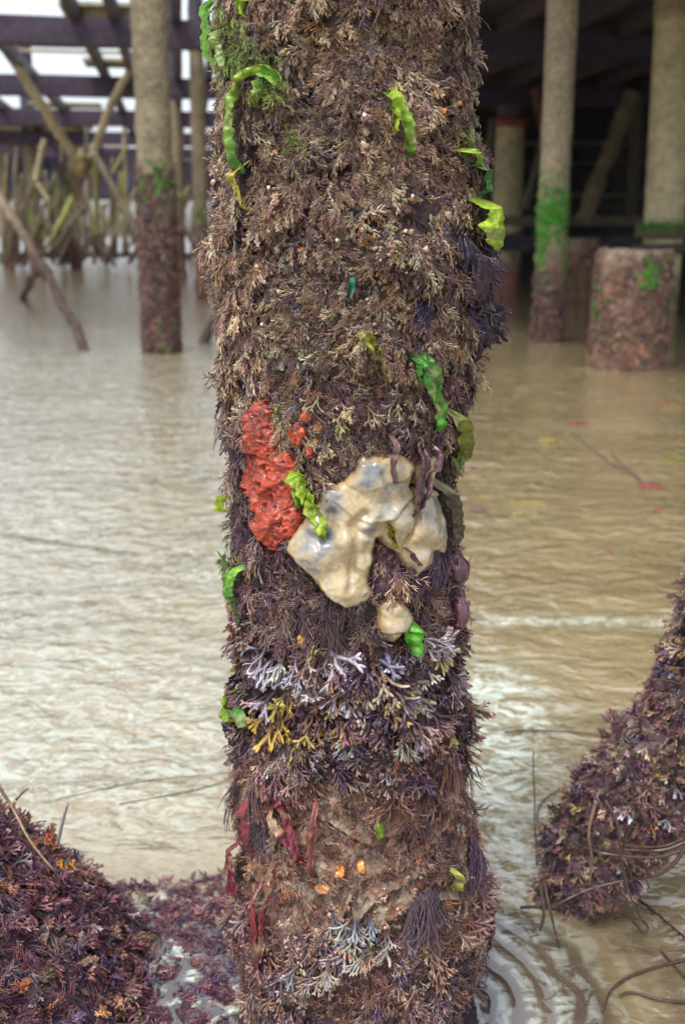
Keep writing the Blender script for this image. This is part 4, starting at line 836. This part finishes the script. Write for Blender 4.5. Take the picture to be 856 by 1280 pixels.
V, Q, C = place(P_, np.tile([0, 0, 1.], (len(P_), 1)), rng.normal(0, 1, (len(P_), 3))*[1, 1, 0]+1e-3, rng.uniform(.015, .04, len(P_)), SHAG+STRAND+FORK[:3], np.tile([.04, .02, .04], (len(P_), 1)), jitcol(len(P_), HEAP[:4], HEAPW[:4]))
V[:, 2] = V[:, 2]*.45; tag(mesh('fronds', V, Q, M_wet, mt, C), kind='stuff')

# ------------------------------------------------------------------ background piles
PALE = np.array([.20, .165, .105]); BROWN = np.array([.115, .07, .055]); IRON = np.array([.06, .05, .07])
def band_pile(name, label, x0, y0, x1, y1, w_px, cat='pile', group=None, zt=5.0, zone=1.75, zone2=.5, mat=M_pile, pale=PALE, brown=BROWN, top=None, rough=.028, base=None, wtop=None, k=48, parent=None):
    """pile seen from (x0,y0) down to its waterline (x1,y1); real size from the waterline"""
    b = at_z(x1, y1, 0.); Y = b[1]; dep = Y*cos(PITCH)+CAMZ*sin(PITCH); r = w_px/F*dep/2
    t = at_y(x0, y0, Y); ax = (t-b)/(t[2]-b[2]); rt = r if wtop is None else wtop/F*(Y*cos(PITCH)+(CAMZ-t[2])*sin(PITCH))/2
    n = int(max(40, (zt+.4)/.03)); zz = np.linspace(-.4, zt, n); u = np.arange(k)*2*pi/k
    Z, U = np.meshgrid(zz, u, indexing='ij'); C0 = b+ax*Z[..., None]; R = r+(rt-r)*np.clip(Z/max(t[2], .1), 0, 1)
    P = C0+np.stack([np.cos(U)*R, np.sin(U)*R, 0*R], -1); P = P.reshape(-1, 3)
    zf = Z.ravel(); wet = smooth(zone+.5, zone-.5, zf+.7*fbm(P, 5, 4, 7))
    amp = rough*(.5+wet*1.2); rad = np.stack([np.cos(U), np.sin(U), 0*U], -1).reshape(-1, 3)
    P = P+rad*(amp*fbm(P, 5, 4, int(x1))+amp*.8*fbm(P, 16, 3, int(x1)+3))[:, None]
    n1 = fbm(P, 5, 4, 9)[:, None]; C = pale*(1+.3*n1)+(brown*(1+.5*n1)-pale*(1+.3*n1))*wet[:, None]
    rs = np.array([.22, .09, .06]); C = C+(rs-C)*(wet[:, None]*np.clip(fbm(P, 6, 3, 15)[:, None]*1.6+.05, 0, .7))*smooth(1.1, .3, zf)[:, None]
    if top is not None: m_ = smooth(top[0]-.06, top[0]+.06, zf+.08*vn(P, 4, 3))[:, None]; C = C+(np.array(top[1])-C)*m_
    o = MB(); o.add(P, grid_faces(k, n, True), np.maximum(C, .01)); T0 = np.array([[(n-1)*k+i, (n-1)*k+(i+1) % k, n*k] for i in range(k)])
    o.add([b+ax*zt], None, BROWN); o.T.append(T0)
    ob = o.build(name, mat, parent)
    if parent is None: tag(ob, label, cat, group)
    return ob, b, ax, r
def green_on(b, ax, r, spots, parent, dens=260, seed=0, s=.05, rng0=(.03, .32, .02)):
    """small green tufts on a pile; spots = (z, phi, sz, sphi, n)"""
    P = []; Nn = []
    for (z, phi, sz, sp, n) in spots:
        zz = rng.normal(z, sz, n); ph = rng.normal(phi, sp, n); d = np.stack([np.sin(ph), -np.cos(ph), 0*ph], -1)
        P.append(b+ax*zz[:, None]+d*(r+.005)); Nn.append(d)
    P = np.concatenate(P); Nn = np.concatenate(Nn); m = len(P)
    V, Q, C = place(P, Nn, np.tile([0, 0, -1.], (m, 1))+rng.normal(0, .3, (m, 3)), rng.uniform(.7, 1.3, m)*s, FORKW+CLOT, jitcol(m, [(.05, .28, .02), (.08, .3, .03)], [1, 1]), jitcol(m, [(.07, .42, .02), (.16, .45, .03), (.05, .34, .02)], [1, 1, .7]))
    return tag(mesh('green_algae', V, Q, M_green, parent, C), kind='stuff')
def shaggy(b, ax, r, z0, z1, n, parent, pal=((.11, .06, .055), (.075, .04, .05), (.17, .08, .06), (.19, .12, .085)), s=.09, rt=None):
    z = z0+(z1-z0)*rng.beta(1.0, 1.35, n); ph = rng.uniform(-1.9, 1.9, n); d = np.stack([np.sin(ph), -np.cos(ph), 0*ph], -1); P = b+ax*z[:, None]+d*r
    V, Q, C = place(P, d, np.tile([0, 0, -1.], (n, 1))+rng.normal(0, .4, (n, 3)), rng.uniform(.6, 1.4, n)*s, CLOT+FINE, np.tile([.07, .045, .045], (n, 1)), jitcol(n, pal, [1]*len(pal)))
    return tag(mesh('weed_growth', V, Q, M_weed, parent, C), kind='stuff')
def pile_thing(name, label, *a, greens=(), shag=None, group=None, shs=.09, gs=.05, **kw):
    root = empty(name, label, 'pile', group); o, b, ax, r = band_pile('shaft', None, *a, parent=root, **kw)
    if len(greens): green_on(b, ax, r, greens, root, s=gs)
    if shag: shaggy(b, ax, r, *shag, root, s=shs)
    return root, b, ax, r
LP, LPb, LPa, LPr = pile_thing('pier_pile', 'sand coloured rough pile standing left of the foreground pile, purple brown at its foot', 186, 0, 203, 440, 41, wtop=46, greens=[(1.75, .4, .12, .35, 60), (1.62, -.7, .1, .3, 40), (.25, .1, .09, .15, 40), (.28, 1.1, .07, .2, 30), (1.0, -1.2, .15, .2, 20)], shag=(-.02, 1.9, 1100), zt=6.2, zone=1.65)
RP, RPb, RPa, RPr = pile_thing('pier_pile', 'slim knobbly pale pile at right with a bright green belt', 703, 0, 683, 428, 34, wtop=39, greens=[(1.45, -.2, .17, .9, 420), (1.05, -.9, .18, .35, 120), (.95, 1.1, .15, .3, 80), (.75, .9, .12, .3, 30)], shag=(-.02, .85, 380), zt=6.2, zone=.95, rough=.022)
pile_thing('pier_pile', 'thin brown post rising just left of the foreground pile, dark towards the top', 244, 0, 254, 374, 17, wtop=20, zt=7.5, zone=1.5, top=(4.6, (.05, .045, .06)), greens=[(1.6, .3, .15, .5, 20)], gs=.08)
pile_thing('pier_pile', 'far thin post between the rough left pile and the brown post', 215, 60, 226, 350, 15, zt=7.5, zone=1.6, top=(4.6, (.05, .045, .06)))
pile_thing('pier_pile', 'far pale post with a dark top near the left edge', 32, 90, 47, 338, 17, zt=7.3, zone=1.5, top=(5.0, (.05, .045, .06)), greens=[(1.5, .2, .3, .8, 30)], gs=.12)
pile_thing('pier_pile', 'far dark stained post under the knot of crossing braces', 92, 190, 96, 336, 15, zt=5.2, zone=1.0, pale=np.array([.27, .2, .11]))
pile_thing('pier_pile', 'far short post cut by the left edge of the photo', 2, 210, 12, 338, 14, zt=4.0, zone=1.0)
# sawn stumps
def stump(label, x, ytop, ybase, wt, wb, greens=(), seed=0, brown=(.155, .10, .068), nsh=600):
    root = empty('sawn_pile_stump', label, 'stump', 'sawn pile stumps at the right'); b = at_z(x, ybase, 0.); Y = b[1]; dep = Y*cos(PITCH)+CAMZ*sin(PITCH)
    rb = wb/F*dep/2; zt = at_y(x, ytop, Y)[2]; rt = wt/F*(Y*cos(PITCH)+(CAMZ-zt)*sin(PITCH))/2
    k = 72; n = 60; zz = np.linspace(-.3, zt, n); u = np.arange(k)*2*pi/k; Z, U = np.meshgrid(zz, u, indexing='ij'); R = rb+(rt-rb)*np.clip(Z/zt, 0, 1)**.7
    P = np.stack([b[0]+R*np.cos(U), Y+R*np.sin(U), Z], -1).reshape(-1, 3); rad = np.stack([np.cos(U), np.sin(U), 0*U], -1).reshape(-1, 3)
    P = P+rad*(.045*fbm(P, 5, 4, seed)+.03*fbm(P, 15, 3, seed+1))[:, None]; P[:, 2] += .02*fbm(P, 6, 2, seed+9)*(Z.ravel() > zt*.9)
    n1 = fbm(P, 7, 4, 31)[:, None]; C = np.array(brown)*(1+.5*n1); C = C+(np.array([.22, .09, .05])-C)*np.clip(fbm(P, 9, 3, 5)[:, None]*1.8-.1, 0, .6); C = C+(np.array([.25, .2, .15])-C)*(smooth(zt*.72, zt*.98, Z.ravel())[:, None]*.7)
    # rim then a dished, cracked top
    mb = MB(); mb.add(P, grid_faces(k, n, True), C)
    rg = P[-k:]; rings = [rg]; 
    for q in (.86, .7, .45, .2): e = rg.copy(); e[:, :2] = b[:2]+(rg[:, :2]-b[:2])*q; e[:, 2] -= .03*(1-q)+.02*fbm(e, 14, 3, seed+2)*0+.0; rings.append(e)
    Pt = np.concatenate(rings); mb.add(np.concatenate([Pt, [[b[0], Y, zt-.03]]]), grid_faces(k, 5, True), np.array([.17, .13, .1])*(1+.4*fbm(np.concatenate([Pt, [[b[0], Y, zt]]]), 12, 3, 4)[:, None]), [(5*k, 4*k+i, 4*k+(i+1) % k) for i in range(k)])
    mb.build('shaft', M_pile, root)
    if greens: green_on(b, np.array([0, 0, 1.]), rb, greens, root, s=.045)
    r_ = (rb+rt)/2
    z = rng.uniform(0, zt, nsh); ph = rng.uniform(-pi, pi, nsh); rl = rb+(rt-rb)*z/zt; d = np.stack([np.sin(ph), -np.cos(ph), 0*ph], -1)
    V, Q, C2 = place(np.stack([b[0]+rl*d[:, 0], Y+rl*d[:, 1], z], -1), d, np.tile([0, 0, -1.], (nsh, 1))+rng.normal(0, .5, (nsh, 3)), rng.uniform(.04, .10, nsh), CLOT+FINE, np.tile([.09, .05, .045], (nsh, 1)), jitcol(nsh, [(.19, .11, .08), (.11, .07, .06), (.27, .19, .12), (.22, .09, .05)], [2, 2, 1, 1]))
    tag(mesh('weed_growth', V, Q, M_weed, root, C2), kind='stuff'); return root
stump('big crusted sawn pile stump standing in the water at right', 782, 312, 459, 86, 90, [(.86, .15, .07, .16, 70), (.62, -1.3, .12, .2, 25), (.6, 1.35, .1, .15, 25)], 3, nsh=1600)
stump('brown sawn stump behind and left of the big crusted one', 725, 299, 378, 38, 42, [(.85, .9, .15, .3, 14)], 5)
stump('pink sawn stump farthest left, at the foot of the round iron column', 630, 328, 362, 33, 34, (), 7, brown=(.26, .11, .10), nsh=200)

# iron columns under the solid deck
def column(label, x0, y0, x1, y1, w, wt, zcap, capcol, parts):
    root = empty('iron_column', label, 'column', 'round iron columns under the deck')
    o, b, ax, r = band_pile('shaft', None, x0, y0, x1, y1, w, wtop=wt, parent=root, zt=6.3, zone=.5, mat=M_iron, pale=np.array([.48, .41, .25]), top=capcol, rough=.006, k=40)
    for (z, h, k_, c) in parts:
        zz = np.array([-h/2, -h/2, -h*.35, h*.35, h/2, h/2]); rr_ = r*np.array([.9, k_*.97, k_, k_, k_*.97, .9]); u = np.arange(40)*2*pi/40
        V = (b+ax*(z+zz)[:, None])[:, None]+np.stack([np.cos(u)[None]*rr_[:, None], np.sin(u)[None]*rr_[:, None], 0*u[None]+0*rr_[:, None]], -1)
        V = V.reshape(-1, 3); V = V+.01*np.stack([fbm(V, 5, 3, 3+i) for i in range(3)], 1)
        mesh('collar', V, grid_faces(40, 6, True), M_iron, root, np.array(c)*(1+.3*fbm(V, 5, 3, 2)[:, None]))
    return root, b, ax, r
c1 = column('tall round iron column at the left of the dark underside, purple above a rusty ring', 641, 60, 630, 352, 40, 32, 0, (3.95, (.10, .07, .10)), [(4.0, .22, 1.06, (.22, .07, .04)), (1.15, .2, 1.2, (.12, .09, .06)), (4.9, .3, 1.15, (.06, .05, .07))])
c2 = column('large pale iron column at the right edge with a flared top collar', 846, 20, 822, 389, 46, 54, 0, (9, (.1, .1, .1)), [(4.62, .55, 1.16, (.28, .22, .12)), (1.26, .2, 1.45, (.11, .08, .06)), (1.0, .14, 1.6, (.07, .05, .04))])
green_on(c2[1], c2[2], c2[3]*1.4, [(1.35, -.5, .06, .5, 60)], c2[0], s=.09)

# ------------------------------------------------------------------ deck
DA = radians(8.7); al = np.array([-sin(DA), cos(DA), 0]); ac = np.array([cos(DA), sin(DA), 0]); DZ = 4.55
def dk(s, a, z=DZ): return ac*s+al*a+np.array([0, 0, z])
def s_of(px, py): return float(at_z(px, py, DZ) @ ac)
deck = empty('pier_deck', 'dark pier deck overhead, stripped to bare beams at left and solid at right', 'pier deck')
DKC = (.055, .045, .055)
a0 = 18.4
beams = [a0+i*6.35 for i in range(13)]
def a_of(px, py): return float(at_z(px, py, DZ+.2) @ al)
for i, a in enumerate(beams):
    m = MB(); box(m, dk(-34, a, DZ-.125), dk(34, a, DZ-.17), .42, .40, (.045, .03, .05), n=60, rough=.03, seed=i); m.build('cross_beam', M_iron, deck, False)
js = [s_of(98, 33)+k*1.62 for k in range(-16, 3)]+[s_of(98, 33)+.62, s_of(98, 33)+2.3]
for i, s in enumerate(js):
    m = MB(); box(m, dk(s, a0-9, DZ+.13), dk(s, beams[-1]+2, DZ+.13), .17, .22, (.06, .048, .06), n=40, rough=.015, seed=i); m.build('joist', M_iron, deck, False)
# leftover planks
for (s, a, ln, wd) in [(s_of(132, 24), a_of(132, 20), 1.5, 1.1), (s_of(145, 82), a_of(145, 84), 1.5, 1.0), (s_of(90, 75), a_of(90, 70), 2.4, .10), (s_of(70, 130), a_of(70, 135), 2., 1.), (s_of(30, 165), a_of(30, 160), 4, 3), (s_of(75, 165), a_of(75, 160), 2, 2), (s_of(20, 185), a_of(20, 185), 5, 4), (s_of(110, 188), a_of(110, 188), 3, 2)]:
    m = MB(); box(m, dk(s-ln/2, a, DZ+.28), dk(s+ln/2, a, DZ+.28), wd, .06, (.30, .27, .17), n=8, rough=.01); m.build('plank', M_iron, deck, False)
# solid part: boarded slab at the right
sR = s_of(420, 60)
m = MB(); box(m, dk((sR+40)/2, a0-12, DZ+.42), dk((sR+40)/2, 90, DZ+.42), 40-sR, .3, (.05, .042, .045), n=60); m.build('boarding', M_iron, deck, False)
for i in range(18):
    s = sR+.4+i*1.1; m = MB(); box(m, dk(s, a0-12, DZ+.13), dk(s, 88, DZ+.13), .2, .26, (.06, .045, .05), n=40, rough=.012, seed=i); m.build('joist', M_iron, deck, False)
for i, a in enumerate([a0-8.5]):
    m = MB(); box(m, dk(sR, a, DZ-.25), dk(34, a, DZ-.25), .4, .5, (.10, .055, .045), n=40, rough=.03, seed=i+50); m.build('girder', M_iron, deck, False)
# added dark wall standing for deep shade under the deck, low waling in front
wl = empty('shade_wall', 'dark boarded wall added for the deep shade under the solid deck', 'wall')
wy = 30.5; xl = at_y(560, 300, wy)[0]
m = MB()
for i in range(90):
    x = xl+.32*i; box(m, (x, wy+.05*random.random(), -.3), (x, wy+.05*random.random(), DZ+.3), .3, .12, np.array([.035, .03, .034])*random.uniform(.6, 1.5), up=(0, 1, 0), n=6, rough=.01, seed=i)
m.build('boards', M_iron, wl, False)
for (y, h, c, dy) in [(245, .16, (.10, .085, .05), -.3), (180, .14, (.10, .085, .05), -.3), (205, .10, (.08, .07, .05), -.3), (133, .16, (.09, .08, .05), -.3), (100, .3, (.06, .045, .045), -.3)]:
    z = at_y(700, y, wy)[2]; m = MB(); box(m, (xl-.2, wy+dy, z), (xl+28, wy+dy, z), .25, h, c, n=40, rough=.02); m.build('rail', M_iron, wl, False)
wa = empty('low_waling', 'dark horizontal timber just above the water between the columns', 'beam')
Yw = 24.
z1_ = at_y(700, 276, Yw)[2]; z2_ = at_y(700, 296, Yw)[2]
m = MB(); box(m, (at_y(606, 276, Yw)[0], Yw, z1_), (24, Yw, z1_), .3, .22, (.085, .07, .05), n=40, rough=.02); m.build('upper_timber', M_iron, wa, False)
m = MB(); box(m, (at_y(606, 296, Yw)[0], Yw+.1, z2_-.15), (24, Yw+.1, z2_-.15), .3, .34, (.03, .027, .03), n=40, rough=.02); m.build('lower_timber', M_iron, wa, False)
# diagonal struts and braces
BG = 'timber braces under the pier'
def brace(p0, p1, w, Y0, Y1, col, label, nm='diagonal_brace', rough=.03, group=BG):
    a = at_y(*p0, Y0) if Y0 else at_z(*p0, -.1); b = at_y(*p1, Y1) if Y1 else at_z(*p1, -.05)
    d = abs((Y1 or b[1])); wid = w/F*d; c = np.array(col); mb = MB(); n = 40
    P = np.linspace(a, b, n); P = P+np.stack([fbm(P, 1.1, 3, 4+i+int(p0[0])) for i in range(3)], 1)*rough*2
    V, Q, T = tube_arr(P, wid/2*(1+.25*fbm(P, 3, 3, 7)), 10, True); k = 10; rad = V[:n*k]-np.repeat(P, k, 0); V[:n*k] += rad*(.35*fbm(V[:n*k], 9, 3, 3))[:, None]
    zf = V[:, 2]; wet = smooth(1.7, .7, zf)[:, None]; n1 = fbm(V, 5, 3, 5)[:, None]
    C = c*(1+.3*n1)+(BROWN*.5-c)*wet*.9
    mb.add(V, Q, np.maximum(C, .01), T); return tag(mb.build(nm, M_pile, None), label, 'brace' if 'brace' in nm else 'timber', group)
TAN = (.30, .25, .15); OL = (.24, .26, .08)
brace((792, 118), (728, 275), 20, 23, 23, (.13, .10, .07), 'broad slanting strut in the dark between the columns')
brace((615, 150), (602, 270), 9, 24, 24, (.09, .08, .06), 'thin slanting strut left of the round iron column')
brace((690, 130), (655, 262), 9, 24, 24, (.10, .09, .065), 'slim slanting strut just left of the pale knobbly pile')
brace((668, 110), (680, 165), 11, 25, 25, (.12, .06, .04), 'short reddish strut behind the pale knobbly pile')
brace((795, 125), (790, 280), 16, 26, 26, (.085, .075, .055), 'dim upright post behind the large right column')
brace((-8, 235), (62, 345), 12, 15, 13, (.17, .13, .08), 'upper length of the long bent brace at left', rough=.02)
brace((60, 340), (108, 446), 13, 13, None, (.07, .05, .045), 'lower dark length of the long bent brace, ending in the water at left', rough=.03)
brace((-6, 38), (96, 200), 11, 22, 24, TAN, 'long pale brace slanting down right to the knot at the upper left')
brace((164, 84), (112, 196), 10, 23, 24, TAN, 'pale brace slanting down left from the rough pile to the knot')
brace((56, 175), (44, 226), 8, 26, 26, TAN, 'short pale kinked brace beside the far dark topped post')
brace((44, 222), (62, 250), 6, 26, 26, TAN, 'small stub below the kinked brace')
brace((90, 248), (58, 310), 6, 24, 24, OL, 'yellow green weedy brace slanting at the left')
brace((160, 180), (140, 215), 4, 26, 26, OL, 'short green tinged brace near the rough pile')
brace((118, 190), (176, 300), 9, 22, 22, (.17, .14, .1), 'dark brace slanting down right from the knot')
brace((44, 340), (28, 374), 8, 16, None, (.10, .07, .07), 'broken stub dipping into the water beside the long bent brace')
brace((268, 395), (252, 434), 12, 12, None, (.10, .07, .07), 'broken dark stub at the left edge of the foreground pile')
brace((606, 372), (634, 426), 13, 12.6, None, (.15, .10, .08), 'broken brown stub just right of the foreground pile', rough=.02)
kn = ball  # knot of growth
b_ = at_y(100, 205, 24); nu_, nv_ = 40, 26; U_, V_ = np.meshgrid(np.arange(nu_)*2*pi/nu_, np.linspace(.05, pi-.05, nv_)); S = np.stack([np.sin(V_)*np.cos(U_), np.sin(V_)*np.sin(U_), np.cos(V_)], -1).reshape(-1, 3)
tag(mesh('growth_knot', b_+S*(1+.5*fbm(S, 2, 4, 3)[:, None])*[.26, .26, .3], grid_faces(nu_, nv_, True), M_pile, None, np.array([.17, .13, .06])*(1+.5*fbm(S, 4, 3, 3)[:, None])), 'knot of growth where the upper left braces meet', 'growth')
# far thicket of crossing braces and posts
FB = 'far crossing braces left'
r2 = random.Random(21)
for i in range(84):
    x = r2.uniform(-10, 245); Y = r2.choice([27, 31, 34, 38, 42]); yt = r2.uniform(205, 262) if i % 4 else r2.uniform(150, 215); dx = r2.uniform(-62, 62) if i % 4 else r2.uniform(-5, 5)
    c = np.array(r2.choice([TAN, (.26, .2, .12), (.2, .17, .12), OL, (.19, .13, .1)]))
    brace((x, yt), (x+dx, r2.uniform(318, 334)), r2.uniform(3.2, 5.5), Y, Y, c*.75, 'one of the many blurred far braces crossing above the water at left', 'far_brace', .05, FB)
sd_ = empty('far_groyne', 'low dark timber line closing the water at far left', 'groyne')
m = MB(); box(m, (-22, 46, .35), (8, 47, .35), .3, .2, (.10, .075, .06), n=60, rough=.05); m.build('top_rail', M_pile, sd_, False)
for i in range(17):
    x = -21+i*1.7+r2.uniform(-.4, .4); m = MB(); box(m, (x, 46.3, -.3), (x, 46.3, .4+r2.uniform(0, .5)), .24, .24, (.10, .07, .06), up=(0, 1, 0), n=5, rough=.03); m.build('post', M_pile, sd_, False)
# added dark panels standing for shaded voids under the far deck
dp = empty('void_panels', 'dark blue grey panels added for shaded voids under the far deck at left', 'boarding')
for (x0, x1, y0, y1, Y) in [(-30, 32, 165, 246, 44), (52, 84, 178, 258, 44), (84, 150, 205, 225, 46), (142, 166, 215, 240, 45)]:
    a = at_y(x0, y0, Y); b = at_y(x1, y1, Y); m = MB()
    nb2 = max(3, int((b[0]-a[0])/.28))
    for j in range(nb2):
        x = a[0]+(b[0]-a[0])*(j+.5)/nb2; box(m, (x, Y, b[2]+r2.uniform(-.2, .2)), (x, Y, a[2]), (b[0]-a[0])/nb2*.96, .08, np.array([.05, .055, .10])*r2.uniform(.5, 1.5), up=(0, 1, 0), n=4, rough=.01)
    m.build('void_panel', M_iron, dp, False)
# hanging rope
stick([at_y(52, 352, 13), at_y(56, 375, 13), at_y(57, 392, 13)], .012, (.16, .12, .09), 'hanging_rope', 'thin weedy rope dangling from the long bent brace', 'rope')
